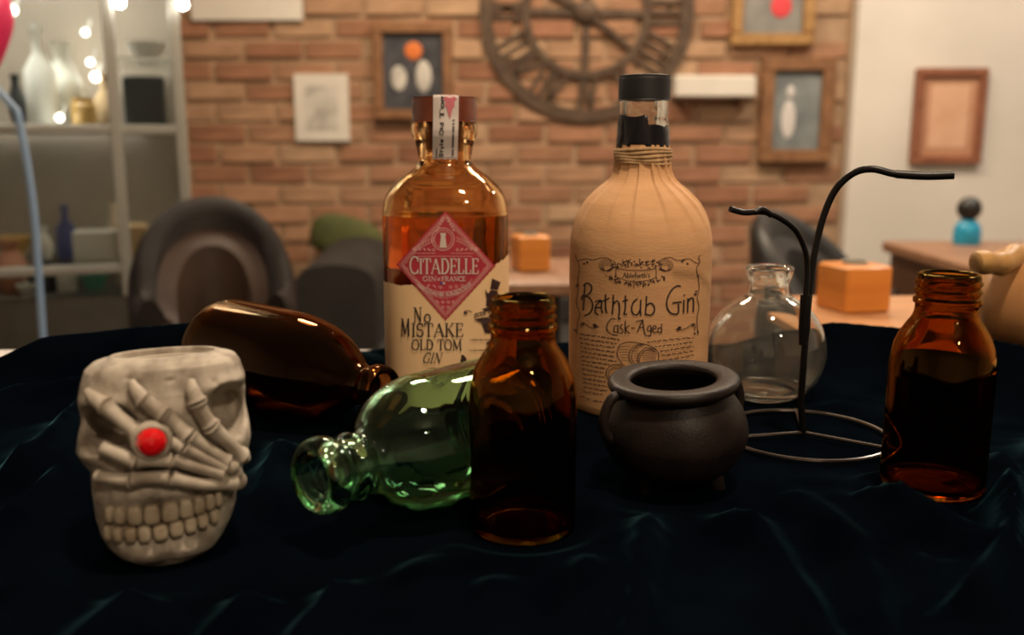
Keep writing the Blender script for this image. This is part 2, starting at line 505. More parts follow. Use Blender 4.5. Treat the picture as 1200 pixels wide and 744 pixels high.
# ------------------------------------------------------------------ glass display cabinet
M['alu'] = mat('pale_metal_frame', (0.42, 0.42, 0.38), 0.35, 0.5)
M['cab_base'] = noisy(mat('dark_cabinet_base', rough=0.5), (0.045, 0.04, 0.032), (0.075, 0.066, 0.052), 8, 4)
M['led'] = mat('lit_bulb', (1, 1, 1), 0.5, Emission_Color=(1.0, 0.94, 0.82), Emission_Strength=26.0)
CY = 1.95
xr = at(212, 150, CY).x
xl = at(-190, 150, CY).x
xm = at(142, 150, CY).x
zb = at(100, 342, CY).z
CDp = 0.30
CROT = atan2(-xr, CY)
cab = thing('display_cabinet', (xr, CY, 0), 'tall glass display cabinet with pale metal posts, behind the pink balloon', 'cabinet', CROT)
ox = xr
lx, rx_, mx = xl - ox, xr - ox, xm - ox
MB().box(lx, rx_, 0, CDp, 0.0, zb).build('base', M['cab_base'], cab, False)
for x, y in ((lx, 0), (rx_, 0), (lx, CDp), (rx_, CDp), (mx, 0)):
    MB().rbox(x - 0.011, x + 0.011, y - 0.011, y + 0.011, zb - 0.002, 1.92, 0.003).build('post', M['alu'], cab)
MB().rbox(lx - 0.01, rx_ + 0.01, -0.01, CDp + 0.01, 1.90, 1.95, 0.004).build('top', M['alu'], cab)
for z, x0 in ((at(100, 152, CY).z, lx), (at(100, 250, CY).z - 0.11, lx)):
    MB().box(x0, rx_, 0.01, CDp - 0.01, z - 0.004, z + 0.004).build('glass_shelf', M['pane'], cab, False)
    MB().rbox(x0, rx_, -0.008, 0.012, z - 0.010, z + 0.010, 0.003).build('shelf_rail', M['alu'], cab)
zs3 = at(175, 70, CY).z
MB().box(mx, rx_, 0.01, CDp - 0.01, zs3 - 0.004, zs3 + 0.004).build('glass_shelf', M['pane'], cab, False)
for x0, x1 in ((lx + 0.012, mx - 0.012), (mx + 0.012, rx_ - 0.012)):
    MB().box(x0, x1, -0.002, 0.002, zb, 1.90).build('glass_pane', M['pane'], cab, False)
MB().box(rx_ - 0.002, rx_ + 0.002, 0.012, CDp - 0.012, zb, 1.90).build('glass_pane', M['pane'], cab, False)
MB().box(lx, rx_, CDp - 0.004, CDp + 0.004, zb, 1.90).build('back_panel', noisy(mat('grey_brown_backing', rough=0.8), (0.22, 0.19, 0.145), (0.34, 0.29, 0.225), 3, 3), cab, False)

# things in the cabinet
zS = {'mid': at(100, 152, CY).z + 0.0035, 'low': at(100, 250, CY).z - 0.1065, 'base': zb - 0.001, 'up': zs3 + 0.0035}
C_ = dict(white=mat('white_glaze', (0.62, 0.62, 0.56), 0.3), cream=mat('cream_glaze', (0.60, 0.52, 0.38), 0.4), tan=mat('tan_card', (0.45, 0.32, 0.17), 0.7),
          navy=mat('navy_glaze', (0.05, 0.06, 0.16), 0.3), teal=mat('teal_glaze', (0.10, 0.34, 0.26), 0.3), rust=mat('russet_glaze', (0.36, 0.16, 0.09), 0.5),
          dark=mat('dark_glaze', (0.03, 0.035, 0.035), 0.3), pink=mat('hot_pink_plastic', (0.75, 0.03, 0.13), 0.35), blue=mat('sky_blue_ribbon', (0.22, 0.33, 0.50), 0.5),
          amber=mat('ochre_glaze', (0.52, 0.33, 0.10), 0.4))
def cab_pt(px, py, dy):
    # where the sight line passes depth dy inside the turned cabinet
    d = ray(px, py)
    nrm = Vector((-sin(CROT), cos(CROT), 0))
    t = (Vector((xr, CY, 0)).dot(nrm) + dy) / d.dot(nrm)
    return Vector((0, 0, CZ)) + d * t
C_['frost'] = mat('frosted_glass', (0.80, 0.82, 0.74), 0.25, Transmission_Weight=0.15)
def vase(px, py, shelf, w, h, mt, label, cat='vase', dy=0.15, shape='vase', name=None):
    z = zS[shelf]
    p = cab_pt(px, py, dy)
    U2 = p.y / F
    rw, hh = w * U2 / 2, h * U2
    P = {'vase': [(0, 0), (rw * .6, 0), (rw, hh * .35), (rw * .85, hh * .6), (rw * .4, hh * .82), (rw * .55, hh), (rw * .42, hh), (rw * .3, hh * .85), (0, hh * .3)],
         'bottle': [(0, 0), (rw * .95, 0), (rw, hh * .05), (rw, hh * .55), (rw * .35, hh * .72), (rw * .32, hh * .92), (rw * .42, hh * .93), (rw * .42, hh), (0, hh)],
         'jar': [(0, 0), (rw * .9, 0), (rw, hh * .1), (rw, hh * .75), (rw * .8, hh * .82), (rw * .85, hh * .84), (rw * .85, hh), (0, hh)],
         'bowl': [(0, 0), (rw * .4, 0), (rw * .42, hh * .1), (rw * .85, hh * .55), (rw, hh), (rw * .92, hh), (rw * .7, hh * .55), (0, hh * .25)]}[shape]
    t = MB().lathe(P, 28).build(name or shape, mt)
    t.location = (p.x, p.y, z)
    return tag(t, label, cat)
def carton(px, py, shelf, w, h, d, mt, label, cat='box', dy=0.14, name='carton', rz=0.1):
    z = zS[shelf]; p = cab_pt(px, py, dy); U2 = p.y / F
    t = MB().rbox(-w * U2 / 2, w * U2 / 2, -d / 2, d / 2, 0, h * U2, 0.004).build(name, mt)
    t.location = (p.x, p.y, z); t.rotation_euler = (0, 0, rz + CROT)
    return tag(t, label, cat)
vase(48, 100, 'mid', 34, 116, C_['frost'], 'tall frosted pale bottle on the upper cabinet shelf', 'bottle', 0.12, 'bottle')
vase(76, 110, 'mid', 42, 95, C_['frost'], 'squat frosted white vase between the tall bottle and the ochre jar', 'vase', 0.18)
vase(98, 130, 'mid', 26, 34, C_['amber'], 'short ochre jar on the upper cabinet shelf', 'jar', 0.10, 'jar')
vase(122, 110, 'mid', 22, 62, C_['tan'], 'slim tan bottle next to the short ochre jar', 'bottle', 0.2, 'bottle')
carton(168, 110, 'mid', 44, 58, 0.08, C_['dark'], 'dark upright box in the right bay of the cabinet')
vase(20, 120, 'mid', 20, 60, C_['dark'], 'dark slender vase on the upper cabinet shelf', 'vase', 0.14)
vase(172, 60, 'up', 44, 22, C_['white'], 'white bowl on the small upper shelf of the cabinet', 'bowl', 0.14, 'bowl')
vase(12, 300, 'base', 40, 62, C_['rust'], 'russet round vase on the cabinet floor', 'vase', 0.12)
vase(14, 250, 'low', 34, 28, C_['amber'], 'ochre bowl on the lower cabinet shelf', 'bowl', 0.2, 'bowl')
vase(48, 255, 'low', 22, 40, C_['white'], 'small white vase on the lower cabinet shelf', 'vase', 0.16)
vase(76, 255, 'low', 24, 62, C_['navy'], 'navy glazed bottle on the lower cabinet shelf', 'bottle', 0.2, 'bottle')
carton(110, 255, 'low', 46, 38, 0.05, C_['white'], 'white card leaning upright on the lower cabinet shelf', 'card', 0.10, 'card', -0.10)
carton(156, 255, 'low', 30, 44, 0.06, C_['tan'], 'tan carton beside the white card in the cabinet', dy=0.08, rz=0.1)
vase(130, 220, 'low', 16, 60, C_['cream'], 'slim cream vase behind the white card', 'vase', 0.22)
vase(110, 320, 'base', 42, 36, C_['teal'], 'teal green glazed bowl on the cabinet floor', 'bowl', 0.12, 'bowl')
vase(50, 320, 'base', 30, 36, C_['dark'], 'dark rounded jar on the cabinet floor', 'jar', 0.12, 'jar')
vase(78, 325, 'base', 22, 24, C_['white'], 'little white jar on the cabinet floor', 'jar', 0.1, 'jar')
vase(148, 320, 'base', 34, 70, C_['cream'], 'cream tall vase on the cabinet floor', 'vase', 0.16)
vase(30, 330, 'base', 22, 14, C_['white'], 'small white dish on the cabinet floor', 'bowl', 0.07, 'bowl')
# balloon-like pink ornament with its blue ribbon
by = CY - 0.45
pk = thing('party_balloon', at(2, 92, by), 'hot pink balloon floating in front of the glass cabinet', 'balloon')
MB().lathe(prof([(0, 0), (0.010, 0.004), (0.030, 0.035), (0.048, 0.085), (0.044, 0.125), (0.022, 0.148), (0, 0.152)], 4), 32).xf(Matrix.Translation((-0.026, 0, 0))).build('envelope', C_['pink'], pk)
p0 = at(2, 92, by); p1 = at(20, 130, by); p2 = at(30, 180, by); p3 = at(40, 250, by)
MB().tube([Vector((-0.026, 0, 0.003))] + [q - p0 for q in cr([p1, p2, p3, at(46, 330, by), at(52, 420, by)], 6)], 0.006, 8).build('ribbon', C_['blue'], pk)
# little lit bulbs
for k, (px, py, dy, lab) in enumerate([(112, 90, 0.22, 'glowing round bulb above the slim tan bottle in the cabinet'), (106, 73, 0.25, 'smaller glowing bulb behind the brightest one in the cabinet'),
                        (70, 138, 0.08, 'glowing bulb low on the upper cabinet shelf'), (100, 38, 0.25, 'glowing bulb high inside the cabinet'),
                        (140, 3, 0.0, 'glowing bulb at the middle post of the cabinet'), (214, 5, 0.0, 'glowing bulb at the end post of the cabinet beside the bricks'),
                        (14, 12, 0.05, 'glowing bulb above the pink balloon')]):
    p = cab_pt(px, py, dy - 0.02)
    L = thing('spot_bulb', p, lab, 'light')
    MB().ball((0, 0, 0), 0.010 if k in (0, 4, 5, 6) else 0.0075, seg=14, n=8).build('bulb', M['led'], L)
    MB().tube([(0, 0.005, 0.004), (0, 0.02, 0.012), (0, 0.03, 0.03)], 0.003, 8).build('holder', M['alu'], L)
cq = Vector((xr, CY, 1.885)) + Vector((-cos(CROT), -sin(CROT), 0)) * 0.36 + Vector((-sin(CROT), cos(CROT), 0)) * 0.15
area('cabinet_top_lamp_offscreen', cq, 0.24, 22.0, (1.0, 0.96, 0.88))

# ------------------------------------------------------------------ furniture behind
M['leather'] = noisy(mat('dark_brown_leather', rough=0.6, Specular_IOR_Level=0.2), (0.009, 0.0065, 0.0055), (0.017, 0.011, 0.008), 8, 4, 0.2, 60, 0.002)
M['leather_in'] = noisy(mat('worn_tan_leather', rough=0.5, Specular_IOR_Level=0.3), (0.026, 0.014, 0.009), (0.05, 0.027, 0.016), 5, 4, 0.15, 60, 0.002)
M['charcoal'] = noisy(mat('charcoal_fabric', rough=0.8), (0.011, 0.009, 0.008), (0.019, 0.016, 0.0135), 12, 4, 0.3, 200, 0.001)
M['black_plastic'] = noisy(mat('black_leatherette', rough=0.45), (0.008, 0.008, 0.008), (0.016, 0.015, 0.014), 10, 3)
M['olive'] = noisy(mat('olive_cushion', rough=0.85), (0.05, 0.058, 0.014), (0.078, 0.086, 0.022), 10, 3, 0.2, 150, 0.001)
M['light_wood'] = noisy(mat('honey_wood', rough=0.4), (0.46, 0.21, 0.085), (0.58, 0.29, 0.125), 4, 5, stretch=(1, 10, 1))
M['dark_wood'] = noisy(mat('dark_wood', rough=0.4), (0.045, 0.02, 0.012), (0.075, 0.034, 0.02), 5, 4, stretch=(8, 1, 1))
M['mid_wood'] = noisy(mat('brown_counter_wood', rough=0.45), (0.22, 0.11, 0.06), (0.30, 0.16, 0.09), 5, 4, stretch=(8, 1, 1))
M['orange_block'] = noisy(mat('orange_stained_wood', rough=0.4), (0.58, 0.20, 0.03), (0.70, 0.27, 0.05), 8, 4, stretch=(1, 1, 6))

def tub_chair(p, rz, w, top, label, shell, pad, back=True, group=None, seat_h=0.42):
    """curved one-piece back and arms round a cushioned seat, open side towards -Y"""
    t = thing('tub_chair', (p[0], p[1], 0), label, 'chair', rz, group=group)
    Ro, th = w / 2, 0.05
    rings = []
    n = 36
    for i in range(n + 1):
        a = R(-30) + R(240) * i / n
        k = max(0.0, sin(a)) ** 0.8
        zt = seat_h + 0.10 + (top - seat_h - 0.10) * (0.25 + 0.75 * k if back else 1)
        q = []
        for (rr, z) in ((Ro, 0.12), (Ro, zt - 0.03), (Ro - 0.012, zt - 0.008), (Ro - th / 2, zt), (Ro - th + 0.012, zt - 0.008), (Ro - th, zt - 0.03), (Ro - th, 0.12)):
            lean = 0.10 * max(0, z - seat_h)
            q.append(((rr + lean) * cos(a), (rr + lean) * sin(a), z))
        rings.append(q)
    MB().rings(rings).build('back_shell', shell, t)
    pr = []
    for i in range(25):
        a = R(-5) + R(190) * i / 24
        k = max(0.0, sin(a)) ** 0.8
        zt = seat_h + 0.08 + (top - seat_h - 0.14) * (0.25 + 0.75 * k)
        pr.append([((rr + 0.10 * max(0, z - seat_h)) * cos(a), (rr + 0.10 * max(0, z - seat_h)) * sin(a), z) for rr, z in ((Ro - th + 0.004, seat_h), (Ro - th + 0.004, zt), (Ro - th - 0.03, zt - 0.03), (Ro - th - 0.035, seat_h))])
    MB().rings(pr).build('back_pad', pad, t)
    MB().lathe([(0, seat_h - 0.12), (Ro - th + 0.002, seat_h - 0.12), (Ro - th + 0.002, seat_h - 0.02), (Ro - th - 0.03, seat_h + 0.03), (0, seat_h + 0.04)], 36).build('seat', pad, t)
    for i in range(4):
        a = R(45 + 90 * i)
        MB().tube([(cos(a) * Ro * 0.82, sin(a) * Ro * 0.82, 0), (cos(a) * Ro * 0.8, sin(a) * Ro * 0.8, 0.31)], [0.013, 0.02], 8).build('leg', M['dark_wood'], t)
    return t

p = at(248, 300, 1.68)
tub_chair((p.x, 1.68), 0.30, 0.27, at(248, 230, 1.80).z, 'small dark brown leather tub chair beside the glass cabinet', M['leather'], M['leather_in'], seat_h=0.50)
# charcoal sofa with olive cushion
sx0, sx1 = at(338, 300, 2.85).x, at(700, 300, 2.85).x
so = thing('sofa', ((sx0 + sx1) / 2, 3.2, 0), 'low charcoal fabric sofa in front of the brick wall', 'sofa')
W = (sx1 - sx0) / 2
zt = at(400, 284, 3.2).z
zt2 = at(600, 346, 3.2).z
MB().rbox(-W, W, -0.30, 0.35, 0.10, zt2 - 0.12, 0.03).build('seat_base', M['charcoal'], so)
MB().rbox(-W, W, 0.10, 0.35, zt2 - 0.14, zt2, 0.03).build('backrest', M['charcoal'], so)
x1_ = at(440, 300, 2.9).x - (sx0 + sx1) / 2
rr = []
for i in range(13):
    a = pi * i / 12
    xx = (-W + x1_) / 2 + 0.5 * (x1_ + W) * -cos(a)
    rr.append([(xx, y, z) for y, z in ((-0.3, 0.1), (0.2, 0.1), (0.2, zt - 0.12 + 0.12 * sin(a) ** 0.5), (-0.3, zt - 0.14 + 0.10 * sin(a) ** 0.5))])
MB().rings(rr).build('armrest', M['charcoal'], so)
for s1 in (-1, 1):
    for y in (-0.24, 0.29):
        MB().tube([(s1 * (W - 0.08), y, 0), (s1 * (W - 0.08), y, 0.12)], 0.02, 8).build('leg', M['dark_wood'], so)
cp = at(402, 282, 3.40)
cu = MB().ball((0, 0, 0), 0.14, 0.05, 0.085, 24, 14, 0.75).build('scatter_cushion', M['olive'])
cu.location = (cp.x, 3.16, zt2 + 0.085); cu.rotation_euler = (0, 0.28, 0)
cu.location = (cp.x, 3.475, cp.z)
MB().rbox(-W + 0.02, x1_ + 0.06, 0.215, 0.35, zt2 - 0.02, cp.z - 0.068, 0.02).build('back_cushion', M['charcoal'], so)
tag(cu, 'olive green cushion propped at the end of the charcoal sofa', 'cushion')

# small tables
def table(x0, x1, y0, y1, z, label, top, th=0.022):
    cx, cy = (x0 + x1) / 2, (y0 + y1) / 2
    t = thing('cafe_table', (cx, cy, 0), label, 'table')
    MB().rbox(x0 - cx, x1 - cx, y0 - cy, y1 - cy, z - th, z, 0.004).build('table_top', top, t)
    MB().tube([(0, 0, 0.02), (0, 0, z - th + 0.001)], 0.03, 14).build('pedestal', M['black_plastic'], t)
    MB().lathe([(0, 0), (0.2, 0), (0.2, 0.012), (0.04, 0.03), (0, 0.03)], 28).build('foot', M['black_plastic'], t)
    return t
Tz = 0.72
a = on(1010, 346, Tz); b = on(900, 346, Tz)
table(b.x, 0.62, 0.86, a.y, Tz, 'honey coloured wooden cafe table behind the velvet cloth', M['light_wood'])
def block(px, py, w, hpx, label):
    p = on(px, py, Tz); U2 = p.y / F
    k = w * U2 / 2
    h = hpx * U2
    t = thing('candle_block', (p.x, p.y + k, Tz), label, 'holder', 0.28)
    MB().rbox(-k * 0.88, k * 0.88, -k * 0.88, k * 0.88, -0.0005, h, 0.003).build('block', M['orange_block'], t)
    MB().lathe([(0, h - 0.001), (k * 0.42, h - 0.001), (k * 0.42, h + 0.004), (k * 0.36, h + 0.004), (k * 0.36, h + 0.001), (0, h + 0.001)], 24).build('tea_light', M['alu'], t)
    return t
block(1011, 368, 72, 56, 'orange wooden block candle holder on the honey coloured table')
q = on(623, 317, Tz)
a = on(460, 331, Tz); b = on(820, 331, Tz)
table(a.x, b.x, a.y, a.y + 0.30, Tz, 'brown wooden table between the two upright gin bottles', M['mid_wood'])
block(622, 319, 44, 42, 'orange wooden block candle holder on the brown table behind the gin bottles')
# black chairs
p = at(985, 300, 2.1)
tub_chair((p.x, 2.1), 0.85, 0.35, at(940, 248, 2.15).z, 'black leatherette tub chair behind the honey coloured table', M['black_plastic'], M['charcoal'])
# counter with blue bottle
ca, cb_, cc = at(1042, 282, 2.6), at(1150, 303, 2.05), at(1290, 290, 2.3)
ct = thing('side_counter', (ca.x, ca.y, 0), 'dark wooden side counter with a brown top by the cream wall', 'counter', -0.95)
ct.rotation_euler = (0, 0, atan2(cb_.y - ca.y, cb_.x - ca.x))
Lc = (Vector((cb_.x, cb_.y)) - Vector((ca.x, ca.y))).length
zc = ca.z
MB().rbox(0, Lc + 0.6, -0.02, 0.5, zc - 0.03, zc, 0.005).build('counter_top', M['mid_wood'], ct)
MB().box(0.02, Lc + 0.58, 0.0, 0.48, 0, zc - 0.028).build('body', M['dark_wood'], ct, False)
for k in range(3):
    x0 = 0.04 + k * (Lc + 0.54) / 3
    dr = MB().rbox(x0, x0 + (Lc + 0.54) / 3 - 0.02, -0.014, 0.002, 0.06, zc - 0.06, 0.004).build('door', M['dark_wood'], ct)
    MB().ball((x0 + 0.04, -0.025, zc * 0.6), 0.012, seg=12, n=8).build('knob', M['gilt'], dr)
bp_ = at(1133, 278, 2.5)
bb = thing('dispenser_bottle', (bp_.x, 2.5, zc - 0.001), 'bright blue bottle with a dark round top on the side counter', 'bottle')
MB().lathe(prof([(0, 0), (0.03, 0), (0.035, 0.008), (0.034, 0.045), (0.022, 0.065), (0.014, 0.07), (0, 0.071)], 3), 24).build('body', mat('bright_blue_plastic', (0.02, 0.30, 0.50), 0.3), bb)
MB().ball((0, 0, 0.098), 0.032, 0.032, 0.032, 20, 12).build('stopper', M['black_plastic'], bb)

# ================================================================== TABLE AND CLOTH
import numpy as np
M['white_top'] = noisy(mat('white_laminate', rough=0.5), (0.58, 0.54, 0.50), (0.64, 0.60, 0.56), 6, 3)
tb = thing('display_table', (0, 0.38, 0), 'white topped table under the dark velvet cloth', 'table')
MB().rbox(-1.0, 0.9, -0.33, 0.362, TZ - 0.036, TZ - 0.005, 0.004).build('table_top', M['white_top'], tb)
for x in (-0.93, 0.83):
    for y in (-0.27, 0.29):
        MB().box(x - 0.025, x + 0.025, y - 0.025, y + 0.025, 0, TZ - 0.035).build('leg', M['alu'], tb, False)

def onz(px, py, h): return on(px, py, TZ + h)
POS = {}
p = on(612, 643, TZ);  POS['amber1'] = (0.0045, 0.3705)
POS['amber2'] = (0.1935, 0.404)
POS['bathtub'] = (0.0785, 0.562)
POS['citadelle'] = (-0.0435, 0.606)
POS['flask'] = (0.1635, 0.580)
POS['skull'] = (-0.1355, 0.348)
POS['cauldron'] = (0.0790, 0.424)
POS['stand'] = (0.1620, 0.492)
POS['gourd'] = (0.362, 0.630)
RAD = {'amber1': 0.026, 'amber2': 0.026, 'bathtub': 0.048, 'citadelle': 0.046, 'flask': 0.03, 'skull': 0.034, 'cauldron': 0.036, 'stand': 0.052, 'gourd': 0.03}
BASE = {'gourd': 0.016, 'amber2': 0.005}

ridges = []
def ridge(pix, h, w_, world=False):
    pts = [Vector((x, y)) for x, y in pix] if world else [onz(x, y, h).xy for x, y in pix]
    sm = [v.xy for v in cr([(q.x, q.y, 0) for q in pts], 5)]
    ridges.append((sm, h, w_))
ridge([(420, 612), (398, 660), (350, 770)], 0.009, 0.008)
ridge([(752, 585), (756, 640), (736, 770)], 0.011, 0.007)
ridge([(694, 640), (668, 770)], 0.008, 0.009)
ridge([(840, 585), (880, 610), (915, 668), (985, 770)], 0.010, 0.010)
ridge([(930, 562), (985, 615), (1010, 680), (1060, 770)], 0.008, 0.012)
ridge([(1000, 552), (1050, 566), (1110, 602), (1170, 640), (1270, 720)], 0.016, 0.013)
ridge([(1160, 500), (1188, 560), (1184, 620), (1150, 680)], 0.022, 0.010)
ridge([(1230, 480), (1250, 560), (1230, 640)], 0.02, 0.014)
ridge([(300, 685), (235, 770)], 0.008, 0.009)
ridge([(175, 680), (60, 770)], 0.009, 0.011)
ridge([(-10, 545), (50, 520), (105, 470)], 0.020, 0.016)
ridge([(-20, 620), (40, 580), (80, 530)], 0.014, 0.012)
ridge([(345, 500), (318, 540), (305, 590)], 0.009, 0.009)
ridge([(500, 640), (490, 700), (455, 770)], 0.006, 0.012)
ridge([(570, 670), (575, 770)], 0.006, 0.012)
ridge([(1120, 640), (1130, 770)], 0.010, 0.014)
ridge([(1060, 620), (1120, 700), (1200, 770)], 0.009, 0.012)
ridge([(-0.365, 0.553), (-0.29, 0.605), (-0.22, 0.640), (-0.14, 0.65)], 0.031, 0.026, True)
ridge([(-0.33, 0.53), (-0.27, 0.56), (-0.22, 0.60)], 0.014, 0.018, True)
ridge([(0.150, 0.680), (0.225, 0.655), (0.305, 0.60), (0.37, 0.52), (0.45, 0.45)], 0.030, 0.024, True)
ridge([(-0.12, 0.69), (0.02, 0.70), (0.16, 0.69)], 0.008, 0.03, True)

nx, ny = 330, 270
X0, X1, Y0 = -0.62, 0.78, 0.10
us = np.linspace(0, 1, nx); vs_ = np.linspace(0, 1, ny)
XX = X0 + (X1 - X0) * us
ymax = 0.715 - np.clip((-0.20 - XX) / 0.2, 0, 1.8) * 0.145 - np.clip((XX - 0.20) / 0.3, 0, 1) * 0.10
GX = np.repeat(XX[None, :], ny, 0)
GY = Y0 + vs_[:, None] * (ymax[None, :] - Y0)
rng = np.random.RandomState(5)
def vnoise(x, y, s):
    g = rng.rand(64, 64)
    xi, yi = x * s, y * s
    x0, y0 = np.floor(xi).astype(int), np.floor(yi).astype(int)
    fx, fy = xi - x0, yi - y0
    fx = fx * fx * (3 - 2 * fx); fy = fy * fy * (3 - 2 * fy)
    a = lambda i, j: g[(x0 + i) % 64, (y0 + j) % 64]
    return (a(0, 0) * (1 - fx) + a(1, 0) * fx) * (1 - fy) + (a(0, 1) * (1 - fx) + a(1, 1) * fx) * fy
Z = np.zeros_like(GX)
wx = GX + 0.006 * (vnoise(GX, GY, 30) - 0.5)
wy = GY + 0.006 * (vnoise(GX, GY, 34) - 0.5)
for sm, h, w_ in ridges:
    best = np.full_like(GX, 1e9)
    n = len(sm)
    fade = np.ones_like(GX)
    for i in range(n - 1):
        ax, ay = sm[i]; bx, by_ = sm[i + 1]
        dx, dy = bx - ax, by_ - ay
        L2 = dx * dx + dy * dy + 1e-12
        t = np.clip(((wx - ax) * dx + (wy - ay) * dy) / L2, 0, 1)
        d = np.hypot(wx - ax - t * dx, wy - ay - t * dy)
        g = (i + t) / (n - 1)
        fd = np.clip(g * 3 + 0.2, 0, 1)
        upd = d < best
        best = np.where(upd, d, best); fade = np.where(upd, fd, fade)
    q = best / w_
    Z = np.maximum(Z, h * fade * np.exp(-q ** 1.35)) + 0.12 * h * fade * np.exp(-q ** 2)
Z += 0.0045 * vnoise(GX, GY, 14) * vnoise(GX, GY, 9) + 0.0012 * vnoise(GX, GY, 55)
for k, (x, y) in POS.items():
    r = RAD[k]
    d = np.hypot(GX - x, GY - y)
    m_ = np.clip((d - r) / (0.012 if k.startswith('amber') else 0.02), 0, 1)
    m_ = m_ * m_ * (3 - 2 * m_)
    Z = Z * m_ + BASE.get(k, 0.0) * (1 - m_)
# lying bottles press the cloth flat too
def press(x0, y0, x1, y1, r):
    global Z
    dx, dy = x1 - x0, y1 - y0
    t = np.clip(((GX - x0) * dx + (GY - y0) * dy) / (dx * dx + dy * dy), 0, 1)
    d = np.hypot(GX - x0 - t * dx, GY - y0 - t * dy)
    m_ = np.clip((d - r) / 0.02, 0, 1)
    Z = Z * m_ * m_ * (3 - 2 * m_)
press(-0.080, 0.338, 0.002, 0.432, 0.024)
press(-0.078, 0.487, -0.19, 0.565, 0.022)
edge = np.clip((vs_[:, None] * np.ones_like(GX) - 0.965) / 0.035, 0, 1)
Z = Z * (1 - edge ** 2) + (-0.003) * edge ** 2
verts = [(float(GX[j, i]), float(GY[j, i]), TZ + float(Z[j, i])) for j in range(ny) for i in range(nx)]
# front overhang of the cloth beyond the table edge
drop = []
for k, (dy, dz) in enumerate([(0.02, 0.0), (0.05, -0.001), (0.063, -0.006), (0.068, -0.02), (0.070, -0.06), (0.071, -0.12), (0.072, -0.2), (0.073, -0.3)]):
    drop.append([(float(XX[i]), Y0 - dy + (0.006 * sin(XX[i] * 40) * k / 7 if k > 3 else 0), TZ + (float(Z[0, i]) * (1 - k / 3) if k < 3 else 0) + dz) for i in range(nx)])
cl = MB()
allrows = [r for r in drop[::-1]] + [verts[j * nx:(j + 1) * nx] for j in range(ny)]
cl.rings(allrows, False)
cloth = cl.build('velvet_cloth', M['velvet'], None, True, 180)
tag(cloth, 'midnight teal crushed velvet cloth spread in folds over the table', 'cloth')

# ================================================================== BOTTLES
def shell(outer, inner, seg=72, shape=None):
    """hollow vessel: outside upwards from the bottom centre, then the inside downwards"""
    return MB().lathe(outer + inner, seg, (0, 0, 0), shape)

def amber_bottle(pos, label, rz=0.0, tilt=(0, 0)):
    t = thing('medicine_bottle', (pos[0], pos[1], TZ - 0.0005 + pos[2]), label, 'bottle', rot=(tilt[0], tilt[1], rz))
    k = 0.001
    outer = [(0, 0.8), (14, 0.8), (17, 0), (19.2, 0.2), (21.2, 1.4), (22.3, 3.6), (22.4, 6), (22.4, 30), (22.4, 54), (22.1, 60), (21.1, 66), (19.2, 71.5), (16.6, 76.2), (14.4, 79.4), (13.4, 82)]
    outer = prof([(r * k, z * k) for r, z in outer], 3)
    fin = [(13.2, 84), (13.2, 86), (14.2, 86.6), (14.3, 88.4), (13.2, 89), (13.1, 90.6), (13.9, 91.4), (13.9, 92.2), (13.1, 93.0), (13.1, 94.4), (13.9, 95.2), (13.9, 96.0), (13.1, 96.8), (13.1, 98.2), (12.7, 99.4), (11.9, 99.9), (11.1, 99.5), (10.9, 98.4)]
    outer += [(r * k, z * k) for r, z in fin]
    inner = prof([(r * k, z * k) for r, z in [(10.9, 96), (11.0, 83), (12.2, 79), (14.8, 74.6), (17.4, 70), (19.4, 65), (20.3, 59), (20.6, 53), (20.6, 30), (20.6, 8), (19.8, 5), (17, 3.4), (0, 3.6)]], 3)
    shell(outer, inner, 80).build('glass_body', M['amber'], t, True, 60)
    return t

amber_bottle((*POS['amber1'], 0), 'small open amber glass medicine bottle standing in front of the kraft paper bottle')
amber_bottle((*POS['amber2'], 0.005), 'small open amber glass medicine bottle standing beside the wire stand and tan gourd')

# green bottle lying down
def lying(name, mouth, base, zr, label, outer, inner, m_, dz=0.0, parts=None):
    d = Vector((mouth[0] - base[0], mouth[1] - base[1], 0))
    d.normalize()
    t = thing(name, (base[0], base[1], TZ + zr), label, 'bottle')
    # local z of the lathe runs from base to mouth
    ax = Vector((d.x, d.y, dz)).normalized()
    t.rotation_euler = ax.to_track_quat('Z', 'Y').to_euler()
    b = shell(outer, inner, 80)
    b.build('glass_body', m_, t, True, 60)
    return t
k = 0.001
GL = 120
o_ = prof([(r * k, z * k) for r, z in [(0, 4), (16, 3.2), (24, 0.6), (28.5, 1.5), (30.6, 5), (31, 10), (31, 40), (31, 56), (30.4, 64), (28.4, 72), (24.6, 79.5), (19, 85.5), (14.2, 89.5), (12.4, 93)]], 3)
o_ += [(r * k, z * k) for r, z in [(12.2, 96), (13.4, 97), (14.0, 98.6), (13.6, 100.4), (12.2, 101.4), (12.0, 105), (12.3, 107.5), (14.2, 108.4), (15.4, 110.4), (15.6, 113.5), (15.0, 116.6), (13.4, 118.6), (11.6, 118.9), (10.0, 118.0), (9.3, 116.0)]]
i_ = prof([(r * k, z * k) for r, z in [(9.1, 112), (9.2, 97), (10.4, 91.5), (14.4, 86.5), (20.4, 80.5), (25.4, 72.6), (28.0, 63), (28.6, 54), (28.6, 20), (28.2, 10), (24, 5.6), (16, 7), (0, 8.5)]], 3)
lying('green_bottle', (-0.0785, 0.341), (0.0, 0.4305), 0.0308, 'pale green glass bottle lying on its side with the open mouth outward', o_, i_, M['green'], 0.012)
